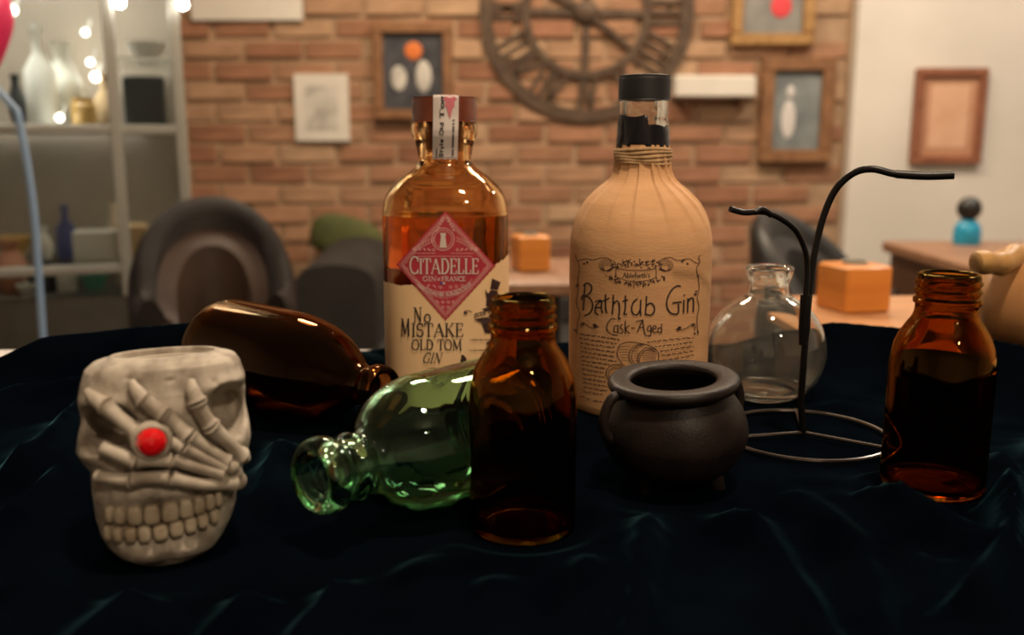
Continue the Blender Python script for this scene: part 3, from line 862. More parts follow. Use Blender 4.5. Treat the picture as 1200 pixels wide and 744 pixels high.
# brown bottle lying down
o_ = prof([(r * k, z * k) for r, z in [(0, 3), (18, 2), (26, 0.3), (30.5, 2.5), (32.5, 8), (33, 15), (33, 50), (32.8, 72), (31.4, 84), (28.4, 96), (23.8, 107), (18.6, 116), (14, 123), (11.6, 129), (11, 134)]], 3)
o_ += [(r * k, z * k) for r, z in [(11, 138), (12.4, 139), (13.2, 141), (13.2, 145), (12.6, 147.4), (11.4, 148.4), (10, 148.2), (9.0, 147)]]
i_ = prof([(r * k, z * k) for r, z in [(8.8, 144), (8.8, 133), (9.6, 127), (12.6, 120.5), (17, 113.6), (22, 105), (26.4, 94.6), (29.2, 83), (30.4, 72), (30.7, 50), (30.7, 15), (29.6, 8), (25, 4.4), (16, 5.6), (0, 6.6)]], 3)
lying('brown_bottle', (-0.0700, 0.484), (-0.186, 0.574), 0.0325, 'dark brown glass bottle lying on its side behind the skull', o_, i_, M['brown'], -0.02)

# round clear flask
fl = thing('round_flask', (POS['flask'][0], POS['flask'][1], TZ - 0.0005), 'clear round-bodied glass flask standing behind the wire stand', 'flask')
RS, ZC = 0.0375, 0.0315
out = [(0, 0.0016), (0.012, 0.0012), (0.0165, 0.0), (0.0195, 0.0004), (0.0212, 0.0016)]
a0 = math.asin((0.0030 - ZC) / RS)
a1 = math.acos(0.0128 / RS)
for i in range(25):
    a = a0 + (a1 - a0) * i / 24
    out.append((RS * cos(a), ZC + RS * sin(a)))
zn = ZC + RS * sin(a1)
out += [(0.0124, zn + 0.0025), (0.0121, zn + 0.0055), (0.0122, zn + 0.0085), (0.0130, zn + 0.0100), (0.0139, zn + 0.0128), (0.0148, zn + 0.0162), (0.0147, zn + 0.0176), (0.0139, zn + 0.0184), (0.0118, zn + 0.0180), (0.0108, zn + 0.0166)]
RI = RS - 0.0016
inn = [(0.0104, zn + 0.012), (0.0106, zn + 0.002)]
b1 = math.acos(0.0112 / RI); b0 = math.asin((0.0068 - ZC) / RI)
for i in range(25):
    a = b1 + (b0 - b1) * i / 24
    inn.append((RI * cos(a), ZC + RI * sin(a)))
inn += [(0.018, 0.0058), (0.012, 0.0062), (0, 0.0072)]
shell(out, inn, 88).build('glass_body', M['milky'], fl, True, 60)

# ------------------------------------------------------------------ cauldron
cp_ = POS['cauldron']
ca_ = thing('iron_cauldron', (cp_[0], cp_[1], TZ - 0.0008), 'small black cast iron cauldron with a flat rim, in front of the kraft paper bottle', 'cauldron', rot=(R(2.0), R(-3.5), 0.1))
o_ = prof([(r * k, z * k) for r, z in [(0, 3.5), (12, 4), (22, 7.6), (30, 14.5), (34, 23), (34.4, 30), (32, 38), (28.2, 44), (26.2, 46.8)]], 4)
o_ += prof([(r * k, z * k) for r, z in [(27.4, 48.2), (29.8, 49.0), (30.9, 50.8), (30.4, 52.8), (28.8, 53.8), (25, 53.9), (22, 53.7), (20.4, 53.0), (19.8, 51.6)]], 3)
i_ = prof([(r * k, z * k) for r, z in [(21, 48.6), (24.6, 44.5), (29.4, 37), (31.2, 30), (30.6, 23), (26.8, 15.4), (20, 10.4), (11, 7.6), (0, 7)]], 4)
shell(o_, i_, 72).build('pot', M['iron'], ca_, True, 70)
for a in (R(197), R(17)):
    d = Vector((cos(a), sin(a), 0))
    pts = [d * 0.0275 + Vector((0, 0, 0.0495)), d * 0.0325 + Vector((0, 0, 0.0490)), d * 0.0362 + Vector((0, 0, 0.044)), d * 0.0378 + Vector((0, 0, 0.0375)), d * 0.0368 + Vector((0, 0, 0.032)), d * 0.0335 + Vector((0, 0, 0.0285))]
    MB().tube(cr(pts, 5), [0.0024] * 26, 10).build('lug', M['iron'], ca_)
for i in range(3):
    a = R(90 + 120 * i)
    d = Vector((cos(a), sin(a), 0))
    MB().tube([d * 0.017 + Vector((0, 0, 0.009)), d * 0.0195 + Vector((0, 0, 0.004)), d * 0.021 + Vector((0, 0, -0.0012))], [0.005, 0.0042, 0.0034], 10).build('foot', M['iron'], ca_)

# ------------------------------------------------------------------ wire stand
sp = Vector((POS['stand'][0], POS['stand'][1], TZ + 0.0022))
ws = thing('wire_stand', sp, 'black wire ornament stand with two curved arms on a ring base', 'stand')
def L_(px, py, y): return at(px, py, y) - sp
RR = 0.0455
MB().tube([(RR * cos(2 * pi * i / 64), RR * sin(2 * pi * i / 64), 0) for i in range(65)], 0.00125, 8, False).build('base_ring', M['steel_wire'], ws)
for ang in (R(78), R(-37), R(192)):
    MB().tube([(0, 0, 0.0006), (RR * cos(ang), RR * sin(ang), 0.0006)], 0.0012, 8).build('spoke', M['steel_wire'], ws)
y_ = sp.y
stem = [Vector((0, 0, 0)), L_(939, 470, y_), L_(942, 420, y_), L_(946, 370, y_), L_(951, 320, y_), L_(958, 280, y_), L_(967, 248, y_ - 0.001), L_(980, 221, y_ - 0.003), L_(1000, 203, y_ - 0.006), L_(1022, 198, y_ - 0.010), L_(1050, 204, y_ - 0.014), L_(1084, 206, y_ - 0.018), L_(1118, 205, y_ - 0.022)]
st = cr(stem, 6)
MB().tube(st, 0.0019, 10).build('tall_arm', M['wire'], ws)
MB().tube(cr(stem[10:], 6), 0.0022, 10).build('sleeve', M['wire'], ws)
arm = [L_(942, 400, y_ - 0.002), L_(944, 350, y_ - 0.0028), L_(946, 318, y_ - 0.003), L_(944, 295, y_ - 0.004), L_(934, 272, y_ - 0.006), L_(918, 258, y_ - 0.010), L_(901, 250, y_ - 0.014), L_(890, 248, y_ - 0.016), L_(872, 249, y_ - 0.02), L_(856, 245, y_ - 0.024)]
MB().tube(cr(arm, 6), 0.0016, 10).build('short_arm', M['wire'], ws)
MB().tube(cr([L_(904, 252, y_ - 0.0145), L_(893, 245.5, y_ - 0.0165), L_(884, 249, y_ - 0.018)], 5), 0.0017, 10).build('hook', M['wire'], ws)
MB().tube([L_(941, 404, y_ - 0.001), L_(942.5, 385, y_ - 0.001), L_(944.5, 345, y_ - 0.001)], [0.0024, 0.0032, 0.0030], 12).build('collar', M['wire'], ws)

# ------------------------------------------------------------------ tan gourd
g = POS['gourd']
M['gourd'] = noisy(mat('tan_gourd_skin', rough=0.3), (0.42, 0.19, 0.07), (0.55, 0.29, 0.12), 24, 4, 0.1, 90, 0.001)
M['gourd_stem'] = noisy(mat('pale_stem', rough=0.45), (0.42, 0.22, 0.07), (0.56, 0.33, 0.12), 60, 4)
go = thing('tan_gourd', (g[0], g[1], TZ + 0.0155), 'smooth tan gourd with a stubby pale stem behind the amber bottle', 'gourd')
RG = 0.043
pr_ = [(0, 0.0006), (0.012, 0.0), (0.028, 0.006), (0.040, 0.020), (0.0435, 0.036), (0.041, 0.052), (0.033, 0.066), (0.022, 0.074), (0.010, 0.077), (0, 0.0772)]
def rib(r, a, z):
    q = 1 + 0.012 * cos(9 * a)
    return r * q * cos(a), r * q * sin(a)
MB().lathe(prof(pr_, 4), 72, (0, 0, 0), rib).build('fruit', M['gourd'], go)
q0 = at(1172, 309, g[1] - 0.030) - Vector((g[0], g[1], TZ + 0.0155))
q1 = at(1147, 307, g[1] - 0.040) - Vector((g[0], g[1], TZ + 0.0155))
MB().tube(cr([q0 + Vector((0.020, 0.02, 0.004)), q0 + Vector((0.008, 0.006, 0.001)), q0, (q0 + q1) / 2, q1, q1 + Vector((-0.0032, -0.001, 0))], 4), [0.0075 + 0.0006 * sin(i) for i in range(18)] + [0.0066, 0.0052, 0.003], 16).build('stem', M['gourd_stem'], go)

# ================================================================== PRINTED LETTERING (stroke letters laid on the label surfaces)
def arc(cx, cy, rx, ry, a0, a1, n=10):
    return [(cx + rx * cos(R(a0 + (a1 - a0) * i / n)), cy + ry * sin(R(a0 + (a1 - a0) * i / n))) for i in range(n + 1)]
def st_(x, y0=0.0, y1=1.0, w=1.0, s=0.13, feet=True):
    o = [(w, [(x, y0), (x, y1)])]
    if feet: o += [(0.5, [(x - s, y0), (x + s, y0)]), (0.5, [(x - s, y1), (x + s, y1)])]
    return o
def tick(x, y, dy): return (0.6, [(x, y), (x + 0.01, y + dy)])
GLY = {
 'A': (0.82, [(0.55, [(0.08, 0), (0.41, 1)]), (1.0, [(0.41, 1), (0.74, 0)]), (0.5, [(0.20, 0.34), (0.63, 0.34)]), (0.5, [(-0.02, 0), (0.2, 0)]), (0.5, [(0.6, 0), (0.86, 0)])]),
 'B': (0.68, st_(0.17) + [(0.7, [(0.17, 1), (0.35, 1)] + arc(0.35, 0.76, 0.2, 0.24, 90, -90) + [(0.17, 0.52)]), (0.8, [(0.17, 0.52), (0.36, 0.52)] + arc(0.36, 0.26, 0.25, 0.26, 90, -90) + [(0.17, 0)])]),
 'C': (0.72, [(1.0, arc(0.42, 0.5, 0.34, 0.5, 45, 315, 16)), (0.7, [(0.67, 0.98), (0.66, 0.70)]), (0.7, [(0.67, 0.02), (0.66, 0.24)])]),
 'D': (0.78, st_(0.17) + [(0.6, [(0.17, 1), (0.32, 1)]), (1.0, arc(0.32, 0.5, 0.36, 0.5, 90, -90, 14)), (0.6, [(0.17, 0), (0.32, 0)])]),
 'E': (0.64, st_(0.17) + [(0.55, [(0.17, 1), (0.56, 1)]), (0.55, [(0.17, 0.52), (0.46, 0.52)]), (0.55, [(0.17, 0), (0.58, 0)]), tick(0.56, 1, -0.2), tick(0.58, 0, 0.22), (0.5, [(0.46, 0.42), (0.46, 0.62)])]),
 'F': (0.60, st_(0.17) + [(0.55, [(0.17, 1), (0.55, 1)]), (0.55, [(0.17, 0.52), (0.44, 0.52)]), tick(0.55, 1, -0.2), (0.5, [(0.44, 0.42), (0.44, 0.62)])]),
 'G': (0.78, [(1.0, arc(0.42, 0.5, 0.34, 0.5, 50, 300, 16)), (0.8, [(0.65, 0.05), (0.65, 0.42)]), (0.5, [(0.50, 0.42), (0.78, 0.42)]), (0.6, [(0.66, 0.95), (0.65, 0.72)])]),
 'H': (0.84, st_(0.17) + st_(0.67) + [(0.5, [(0.17, 0.5), (0.67, 0.5)])]),
 'I': (0.36, st_(0.18)),
 'K': (0.78, st_(0.17) + [(0.5, [(0.17, 0.42), (0.62, 1)]), (1.0, [(0.32, 0.58), (0.68, 0)]), (0.5, [(0.5, 1), (0.74, 1)]), (0.5, [(0.56, 0), (0.78, 0)])]),
 'L': (0.62, st_(0.17) + [(0.55, [(0.17, 0), (0.56, 0)]), tick(0.56, 0, 0.26)]),
 'M': (1.0, [(0.5, [(0.14, 0), (0.18, 1)]), (1.0, [(0.18, 1), (0.5, 0.1)]), (0.5, [(0.5, 0.1), (0.82, 1)]), (1.0, [(0.82, 1), (0.86, 0)]), (0.5, [(0.02, 0), (0.26, 0)]), (0.5, [(0.74, 0), (0.98, 0)]), (0.5, [(0.06, 1), (0.2, 1)]), (0.5, [(0.8, 1), (0.94, 1)])]),
 'N': (0.86, [(0.5, [(0.16, 0), (0.16, 1)]), (1.0, [(0.16, 1), (0.7, 0)]), (0.5, [(0.7, 0), (0.7, 1)]), (0.5, [(0.04, 0), (0.28, 0)]), (0.5, [(0.02, 1), (0.18, 1)]), (0.5, [(0.58, 1), (0.82, 1)])]),
 'O': (0.82, [(0.9, arc(0.41, 0.5, 0.34, 0.5, 0, 360, 22))]),
 'R': (0.76, st_(0.17) + [(0.7, [(0.17, 1), (0.36, 1)] + arc(0.36, 0.75, 0.22, 0.25, 90, -90) + [(0.17, 0.5)]), (1.0, [(0.38, 0.5), (0.68, 0)]), (0.5, [(0.6, 0), (0.78, 0)])]),
 'S': (0.60, [(0.95, [(0.50, 0.80)] + arc(0.3, 0.75, 0.2, 0.25, 30, 250, 10) + arc(0.3, 0.25, 0.22, 0.26, 70, -150, 10)), (0.6, [(0.5, 0.98), (0.5, 0.74)]), (0.6, [(0.08, 0.02), (0.08, 0.28)])]),
 'T': (0.70, st_(0.35, feet=False) + [(0.55, [(0.05, 1), (0.65, 1)]), (0.6, [(0.05, 1), (0.04, 0.76)]), (0.6, [(0.65, 1), (0.66, 0.76)]), (0.5, [(0.22, 0), (0.48, 0)])]),
 'U': (0.82, [(1.0, [(0.16, 1), (0.16, 0.32)] + arc(0.41, 0.3, 0.25, 0.3, 180, 360) + [(0.66, 1)]), (0.5, [(0.02, 1), (0.3, 1)]), (0.5, [(0.54, 1), (0.8, 1)])]),
 'o': (0.56, [(0.95, arc(0.28, 0.3, 0.22, 0.3, 0, 360, 16))]),
 'b': (0.56, [(1, [(0.12, 0), (0.12, 1)]), (0.8, arc(0.28, 0.3, 0.18, 0.3, 0, 360, 14))]),
 'l': (0.26, [(1, [(0.12, 0), (0.12, 1)])]),
 'e': (0.54, [(0.8, [(0.1, 0.34), (0.46, 0.34)] + arc(0.28, 0.3, 0.18, 0.3, 10, 310, 12))]),
 'f': (0.38, [(1, [(0.16, -0.1), (0.16, 0.8)] + arc(0.28, 0.8, 0.12, 0.2, 180, 30, 6)), (0.6, [(0.02, 0.55), (0.32, 0.55)])]),
 'r': (0.40, [(1, [(0.12, 0), (0.12, 0.6)]), (0.8, arc(0.28, 0.36, 0.16, 0.24, 170, 40, 6))]),
 't': (0.38, [(1, [(0.16, 0.9), (0.16, 0.1), (0.28, 0)]), (0.6, [(0.02, 0.6), (0.32, 0.6)])]),
 'h': (0.56, [(1, [(0.12, 0), (0.12, 1)]), (0.9, arc(0.28, 0.38, 0.16, 0.22, 180, 0, 8) + [(0.44, 0)])]),
 's': (0.44, [(0.8, arc(0.22, 0.45, 0.14, 0.15, 30, 260, 8) + arc(0.22, 0.15, 0.15, 0.15, 80, -150, 8))]),
 "'": (0.2, [(1, [(0.1, 1), (0.06, 0.8)])]),
 'y': (0.52, [(0.9, [(0.06, 0.6), (0.26, 0.02)]), (0.9, [(0.46, 0.6), (0.18, -0.3)])]),
 'd': (0.58, [(1, [(0.46, 0), (0.46, 1)]), (0.8, arc(0.28, 0.3, 0.18, 0.3, 0, 360, 14))]),
 'm': (0.80, [(1, [(0.10, 0), (0.10, 0.6)]), (0.9, arc(0.24, 0.4, 0.14, 0.2, 180, 0, 6) + [(0.38, 0)]), (0.9, arc(0.52, 0.4, 0.14, 0.2, 180, 0, 6) + [(0.66, 0)])]),
 '&': (0.7, [(0.8, [(0.6, 0), (0.2, 0.75)] + arc(0.32, 0.84, 0.13, 0.16, 200, -20, 8) + [(0.12, 0.35)] + arc(0.28, 0.22, 0.2, 0.22, 150, 330, 8) + [(0.62, 0.45)])]),
 '.': (0.24, [(1.2, [(0.1, 0), (0.1, 0.08)])]), ' ': (0.36, []), '-': (0.4, [(0.8, [(0.06, 0.45), (0.34, 0.45)])]),
}

class Print:
    """flat ink shapes; map2(px, py) gives the point of the label surface"""
    def __init__(s, map2, w):
        s.m = MB(); s.map = map2; s.w = w
    def stroke(s, pts, w=None, closed=False):
        w = (w or s.w) / 2
        P = [Vector(p) for p in pts]
        Q = [P[0]]
        for a, b in zip(P, P[1:]):
            L = (b - a).length
            k = max(1, int(L / 4.0))
            for i in range(1, k + 1): Q.append(a.lerp(b, i / k))
        Q = [q for i, q in enumerate(Q) if i == 0 or (q - Q[i - 1]).length > 1e-4]
        if len(Q) < 2: return s
        Lp, Rp = [], []
        for i, q in enumerate(Q):
            t = (Q[min(i + 1, len(Q) - 1)] - Q[max(i - 1, 0)])
            if t.length < 1e-6: t = Vector((1, 0))
            t.normalize(); n = Vector((-t.y, t.x)) * w
            Lp.append(s.map(*(q + n))); Rp.append(s.map(*(q - n)))
        n = len(Lp)
        s.m.add(Lp + Rp, [(i, i + 1, n + i + 1, n + i) for i in range(n - 1)])
        return s
    def fill(s, pts):
        n = len(pts)
        cx = sum(p[0] for p in pts) / n; cy = sum(p[1] for p in pts) / n
        s.m.add([s.map(*p) for p in pts] + [s.map(cx, cy)], [(i, (i + 1) % n, n) for i in range(n)])
        return s
    def ell(s, cx, cy, rx, ry, rot=0, n=12):
        c_, s2 = cos(rot), sin(rot)
        return s.fill([(cx + rx * cos(2 * pi * i / n) * c_ - ry * sin(2 * pi * i / n) * s2, cy + rx * cos(2 * pi * i / n) * s2 + ry * sin(2 * pi * i / n) * c_) for i in range(n)])
    def leaf(s, x, y, L, w, a):
        return s.fill([(x + L * t * cos(a) - w * o * sin(a), y + L * t * sin(a) + w * o * cos(a)) for t, o in ((0, 0), (0.3, 0.5), (0.6, 0.45), (1, 0), (0.6, -0.45), (0.3, -0.5))])
    def text(s, txt, x0, x1, base, h, w=None, slant=0.0, first=1.0, place=None):
        """fit the text between x0 and x1 on the baseline (pixel rows grow downwards)"""
        tot = sum(GLY[c][0] * (first if i == 0 else 1) for i, c in enumerate(txt))
        sx = (x1 - x0) / tot
        x = x0
        for i, c in enumerate(txt):
            adv, ss = GLY[c]
            f = first if i == 0 else 1
            for wt, pts in ss:
                pp = [(x + (px_ * f) * sx + slant * py_ * h, base - py_ * h * f) for px_, py_ in pts]
                if place: pp = [place(*q) for q in pp]
                s.stroke(pp, (w or s.w) * wt)
            x += adv * f * sx
        return s
    def build(s, name, m_, parent, label=None):
        return s.m.build(name, m_, parent, False, label=label)

def caster(root_loc, rz, inside, y_off):
    """photo pixel -> point on a label surface, in the bottle's own coordinates (first hit of the sight line)"""
    inv = Matrix.Rotation(-rz, 4, 'Z') @ Matrix.Translation(-Vector(root_loc))
    o = inv @ Vector((0, 0, CZ)); rot = Matrix.Rotation(-rz, 3, 'Z')
    def f(px, py):
        d = rot @ ray(px, py)
        t0 = (y_off - o.y) / d.y
        lo, hi = t0 * 0.98, t0 * 1.25
        # march until inside, then bisect
        n = 60; prev = lo; hit = None
        for i in range(1, n + 1):
            t = lo + (hi - lo) * i / n
            if inside(o + d * t): hit = t; break
            prev = t
        if hit is None:
            # beyond the outline: nearest pass
            return o + d * (-o.y / d.y)
        a, b = prev, hit
        for _ in range(22):
            c_ = (a + b) / 2
            if inside(o + d * c_): b = c_
            else: a = c_
        return o + d * a
    return f

# ================================================================== KRAFT PAPER GIN BOTTLE
bx, by2 = POS['bathtub']
BL = (bx, by2, TZ - 0.0005)
brz = face_cam((bx, by2))
bt = thing('paper_wrapped_bottle', BL, 'tall gin bottle wrapped in kraft paper with twine and black wax at the neck', 'bottle', brz)
BR = 0.0432
PP = [(0, 0.0), (0.030, 0.0), (0.0395, 0.0006), (0.0422, 0.004), (0.0428, 0.012), (0.0430, 0.05), (BR, 0.085), (BR, 0.096), (0.0426, 0.106), (0.0398, 0.1165), (0.0345, 0.126), (0.0272, 0.1335), (0.0205, 0.139), (0.0172, 0.144), (0.0160, 0.150), (0.0157, 0.157), (0.0155, 0.1605)]
pleats = [(-96, 0.9, 0.0), (-72, 1.5, 0.10), (-60, 1.3, 0.35), (-40, 1.6, 0.3), (-18, 1.4, 0.2), (8, 1.2, 0), (40, 1.5, 0), (75, 1.3, 0), (110, 1.5, 0), (140, 1.2, 0), (170, 1.5, -0.1), (200, 1.1, -0.2), (222, 0.8, -0.2), (243, 0.5, 0.0)]
def pleat(r, a, z):
    wv = max(0.0, min(1.0, (z - 0.108) / 0.022)) * max(0.25, min(1.0, (0.170 - z) / 0.02))
    d = 0
    for pa, am, tw in pleats:
        q = (math.degrees(a) - pa - tw * 60 * max(0, (0.150 - z) / 0.04) + 180) % 360 - 180
        if 0 <= q < 15: d += am * (1 - q / 15)
        elif -2 < q < 0: d += am * (1 + q / 2)
    cr_ = 0.12 * sin(a * 7 + z * 300) * sin(a * 3 - z * 170) * max(0, min(1, (z - 0.085) / 0.02))
    rr_ = r + 0.0012 * d * wv + 0.0006 * cr_
    return rr_ * cos(a), rr_ * sin(a)
MB().lathe(prof(PP, 5) + [(0.0130, 0.1605), (0.0128, 0.150), (0, 0.150)], 240, (0, 0, 0), pleat).build('paper_wrap', M['paper'], bt, True, 55)
# bare glass neck, wax, twine, cap
MB().lathe([(0, 0.1505), (0.0138, 0.1505), (0.0140, 0.158), (0.0142, 0.168), (0.0147, 0.170), (0.0149, 0.1725), (0.0146, 0.175), (0.0143, 0.1765), (0.0143, 0.1868), (0.0108, 0.1868), (0.0106, 0.170), (0.0104, 0.156), (0, 0.1555)], 56).build('glass_neck', M['clear'], bt, True, 60)
rows = []
for j in range(9):
    v = j / 8
    row = []
    for i in range(97):
        a = 2 * pi * i / 96 - pi
        # high flap on the left front (a around -115 deg), lower to the right
        ad = math.degrees(a)
        hi = 0.1775 if -175 < ad < -82 else 0.1715
        hi += 0.0008 * sin(a * 4)
        lo = 0.1580 + 0.0016 * sin(a * 3 + 1)
        z = lo + (hi - lo) * v
        rr_ = 0.0156 + 0.0003 * sin(a * 5 + z * 200) * sin(a * 3) + (0.0004 if v < 0.5 else 0) - (0.0005 if j in (0, 8) else 0)
        row.append((rr_ * cos(a), rr_ * sin(a), z))
    rows.append(row)
MB().rings(rows, False).build('wax_seal', M['wax'], bt, True, 70)
for q, (z, rr_) in enumerate([(0.1500, 0.0164), (0.1520, 0.0166), (0.1540, 0.0167), (0.1560, 0.0166), (0.1578, 0.0164)]):
    MB().tube([((rr_ + 0.0003 * sin(5 * a + q)) * cos(a), (rr_ + 0.0003 * sin(5 * a + q)) * sin(a), z + 0.0006 * sin(a * 2 + q)) for a in [2 * pi * i / 48 for i in range(49)]], 0.00105, 7, False).build('twine', M['twine'], bt)
MB().lathe(prof([(0, 0.1862), (0.0142, 0.1862), (0.0152, 0.1870), (0.0153, 0.1885), (0.0153, 0.1975), (0.0150, 0.1995), (0.0138, 0.2010), (0, 0.2014)], 3), 64).build('cap', M['black_cap'], bt, True, 50)

RB = BR + 0.00022
def in_b(p): return p.x * p.x + p.y * p.y < (RB if p.z > 0.05 else RB) ** 2
mapB = caster(BL, brz, in_b, -RB - 0.004)
def Z1(x, y): return (670 + x / 6.765, 290 + y / 6.765)
def Z2(x, y): return (665 + x / 6.2, 380 + y / 6.2)
# title
pt = Print(mapB, 1.35)
TITLE = {
 'B': [[(105, 296), (98, 400), (91, 500)], [(76, 420), (84, 385), (104, 372)], [(92, 305), (112, 285), (138, 287), (158, 312), (153, 345), (130, 372), (106, 386)], [(106, 386), (142, 400), (164, 440), (163, 485), (140, 522), (98, 542)]],
 'a': [[(238, 424), (208, 440), (187, 480), (190, 515), (212, 538)], [(184, 432), (222, 418), (238, 424)], [(238, 424), (236, 480), (246, 522)], [(192, 478), (236, 474)]],
 't': [[(268, 370), (269, 480), (280, 520)], [(238, 428), (298, 402)]],
 'h': [[(330, 374), (328, 450), (322, 530)], [(328, 456), (352, 424), (374, 440), (379, 500), (372, 560), (390, 561)]],
 'T': [[(426, 378), (425, 480), (416, 526), (440, 526)], [(404, 426), (446, 414)]],
 'u': [[(522, 404), (488, 436), (475, 488), (490, 526), (520, 530), (545, 490)], [(548, 414), (545, 490), (549, 541)]],
 'b': [[(594, 384), (590, 460), (584, 536)], [(590, 462), (622, 440), (650, 460), (656, 500), (632, 534), (588, 530)]],
 'G': [[(866, 308), (834, 304), (792, 338), (760, 400), (754, 460), (776, 510), (815, 528), (846, 514), (846, 444)], [(798, 440), (872, 430)]],
 'i': [[(890, 414), (887, 521)]],
 'n': [[(922, 402), (919, 516)], [(922, 432), (945, 400), (965, 414), (964, 511)]]}
for ch, ss in TITLE.items():
    for s in ss: pt.stroke([Z1(v.x, v.y) for v in cr([(a, b, 0) for a, b in s], 4)] if len(s) > 2 else [Z1(*q) for q in s], 1.75)
pt.ell(*Z1(893, 378), 0.9, 1.1)
paperlabel = pt.build('title_lettering', M['ink'], bt)
SUB = [[(348, 570), (316, 565), (285, 600), (278, 640), (295, 675), (330, 692), (362, 696)], [(366, 618), (340, 625), (335, 655), (346, 673), (366, 664)], [(366, 610), (369, 682)], [(404, 611), (386, 620), (391, 640), (406, 656), (400, 674), (378, 681)],
       [(425, 578), (425, 682)], [(456, 616), (428, 648), (460, 682)], [(472, 638), (499, 637)], [(520, 670), (540, 622), (560, 580)], [(510, 587), (570, 574)], [(564, 580), (572, 640), (582, 685), (602, 701), (632, 690)], [(532, 636), (572, 632)],
       [(624, 618), (605, 628), (603, 655), (622, 662), (629, 640), (629, 620), (631, 672), (622, 697), (604, 701)], [(645, 647), (669, 640), (663, 620), (648, 625), (642, 650), (655, 676), (676, 668)], [(706, 640), (690, 635), (683, 660), (695, 676), (711, 664)], [(713, 603), (713, 680)]]
pt = Print(mapB, 1.1)
for s in SUB: pt.stroke([Z1(v.x, v.y) for v in cr([(a, b, 0) for a, b in s], 4)] if len(s) > 2 else [Z1(*q) for q in s], 1.15)
pt.build('subtitle_lettering', M['ink'], bt)
# ornament
po = Print(mapB, 0.7)
def curve(pts, w_=0.7, Zf=Z1, n=4): po.stroke([Zf(v.x, v.y) for v in cr([(a, b, 0) for a, b in pts], n)], w_)
curve([(74, 640), (74, 602), (98, 600), (140, 632), (176, 638), (216, 626)], 0.9)
curve([(976, 660), (976, 606), (950, 610), (910, 640), (870, 650), (824, 650)], 0.9)
for x, y, L, w_, a in ((165, 606, 45, 26, 0.5), (170, 632, 40, 18, -0.3), (82, 600, 26, 16, 0.9), (870, 628, 45, 26, 2.6), (860, 650, 36, 18, 3.2), (968, 606, 26, 18, 2.2)):
    p0 = Z1(x, y); po.leaf(p0[0], p0[1], L / 6.765, w_ / 6.765, a)
curve([(30, 56), (36, 92), (48, 106), (90, 94), (130, 90), (170, 100), (230, 82), (285, 84), (312, 108)], 0.8)
curve([(690, 108), (740, 84), (790, 80), (830, 100), (880, 100), (930, 88), (980, 118), (1016, 120), (1006, 78), (1024, 62)], 0.8)
curve([(48, 106), (60, 180), (45, 260), (50, 330), (35, 440), (60, 520), (45, 600), (36, 690)], 0.8)
curve([(1012, 122), (990, 170), (1004, 240), (1010, 330), (995, 400), (1010, 470), (994, 560), (1002, 690)], 0.8)
po2 = [(128, 108), (140, 120), (112, 120), (905, 104), (890, 118), (915, 124), (45, 296), (38, 316), (52, 280), (990, 358), (975, 372), (1005, 346), (1004, 236), (38, 650), (48, 670), (1002, 660), (990, 690)]
random.seed(3)
for x, y in po2:
    p0 = Z1(x, y); po.leaf(p0[0] - 1, p0[1], 3.4, 2.2, random.uniform(0, 6.28))
# banner and foliage
curve([(352, 165), (440, 178), (520, 182), (600, 178), (668, 165)], 0.8)
curve([(352, 232), (440, 262), (520, 268), (610, 258), (668, 235)], 0.8)
curve([(352, 165), (350, 200), (352, 232)], 0.8); curve([(668, 165), (670, 200), (668, 235)], 0.8)
for sg in (-1, 1):
    for q in range(4):
        pts = [(510 + sg * (165 + 4 * q), 112 + 10 * q), (510 + sg * (230 + 6 * q), 92 + 16 * q), (510 + sg * (290 - 10 * q), 122 + 12 * q), (510 + sg * (285 - 14 * q), 166 + 6 * q), (510 + sg * (250 - 12 * q), 186), (510 + sg * (200 - 6 * q), 166)]
        curve(pts, 0.55)
for i in range(95):
    t = random.uniform(-1, 1)
    x = 510 + t * 200; y = 128 + 26 * t * t + random.uniform(-34, 26)
    p0 = Z1(x, min(y, 158 + 10 * (1 - t * t))); po.leaf(p0[0], p0[1], random.uniform(2.0, 4.2), random.uniform(0.9, 1.7), random.uniform(0, 6.28))
for i in range(80):
    t = random.uniform(-1, 1)
    x = 510 + t * 225; y = 286 - 60 * t * t + random.uniform(-12, 24 - 10 * abs(t))
    p0 = Z1(x, y); po.leaf(p0[0], p0[1], random.uniform(2.0, 4.2), random.uniform(0.9, 1.8), random.uniform(0, 6.28))
po.build('vine_border', M['brown_ink'], bt)
pn = Print(mapB, 0.85)
def bann(x, y): return (x, y + 0.9 - ((x - 745.5) / 17) ** 2 * 0.9)
pn.text("Ableforth's", 729.5, 762, 324.6, 5.6, 0.9, place=bann)
pn.build('banner_lettering', M['ink'], bt)
# small print (too fine to read) and the barrels
ps = Print(mapB, 0.7)
def squiggle(x0, y0, x1, y1):
    x = x0
    while x < x1 - 4:
        L = min(random.uniform(12, 40), x1 - x)
        n = max(3, int(L / 4))
        pts = []
        for i in range(n + 1):
            xx = x + L * i / n
            yy = y0 + (y1 - y0) * (xx - x0) / (x1 - x0)
            pts.append(Z2(xx, yy + random.uniform(-5.5, 5.5)))
        ps.stroke(pts, 1.05)
        x += L + random.uniform(7, 11)
ends = [378, 352, 342, 346, 346, 356, 300, 268, 262, 268, 276, 284, 288, 252]
for q, e_ in enumerate(ends):
    squiggle(88 + 2.0 * q if q else 92, 70 + q * 32, e_, 70 + q * 32 + (e_ - 90) * 0.15)
squiggle(95, 520, 160, 548); squiggle(190, 556, 300, 572)
for q, x0 in enumerate([580, 636, 672, 682, 692]):
    squiggle(x0, 130 + q * 33, 918, 96 + q * 33 - 2)
ps.build('small_print', M['brown_ink'], bt)
po = Print(mapB, 0.7)
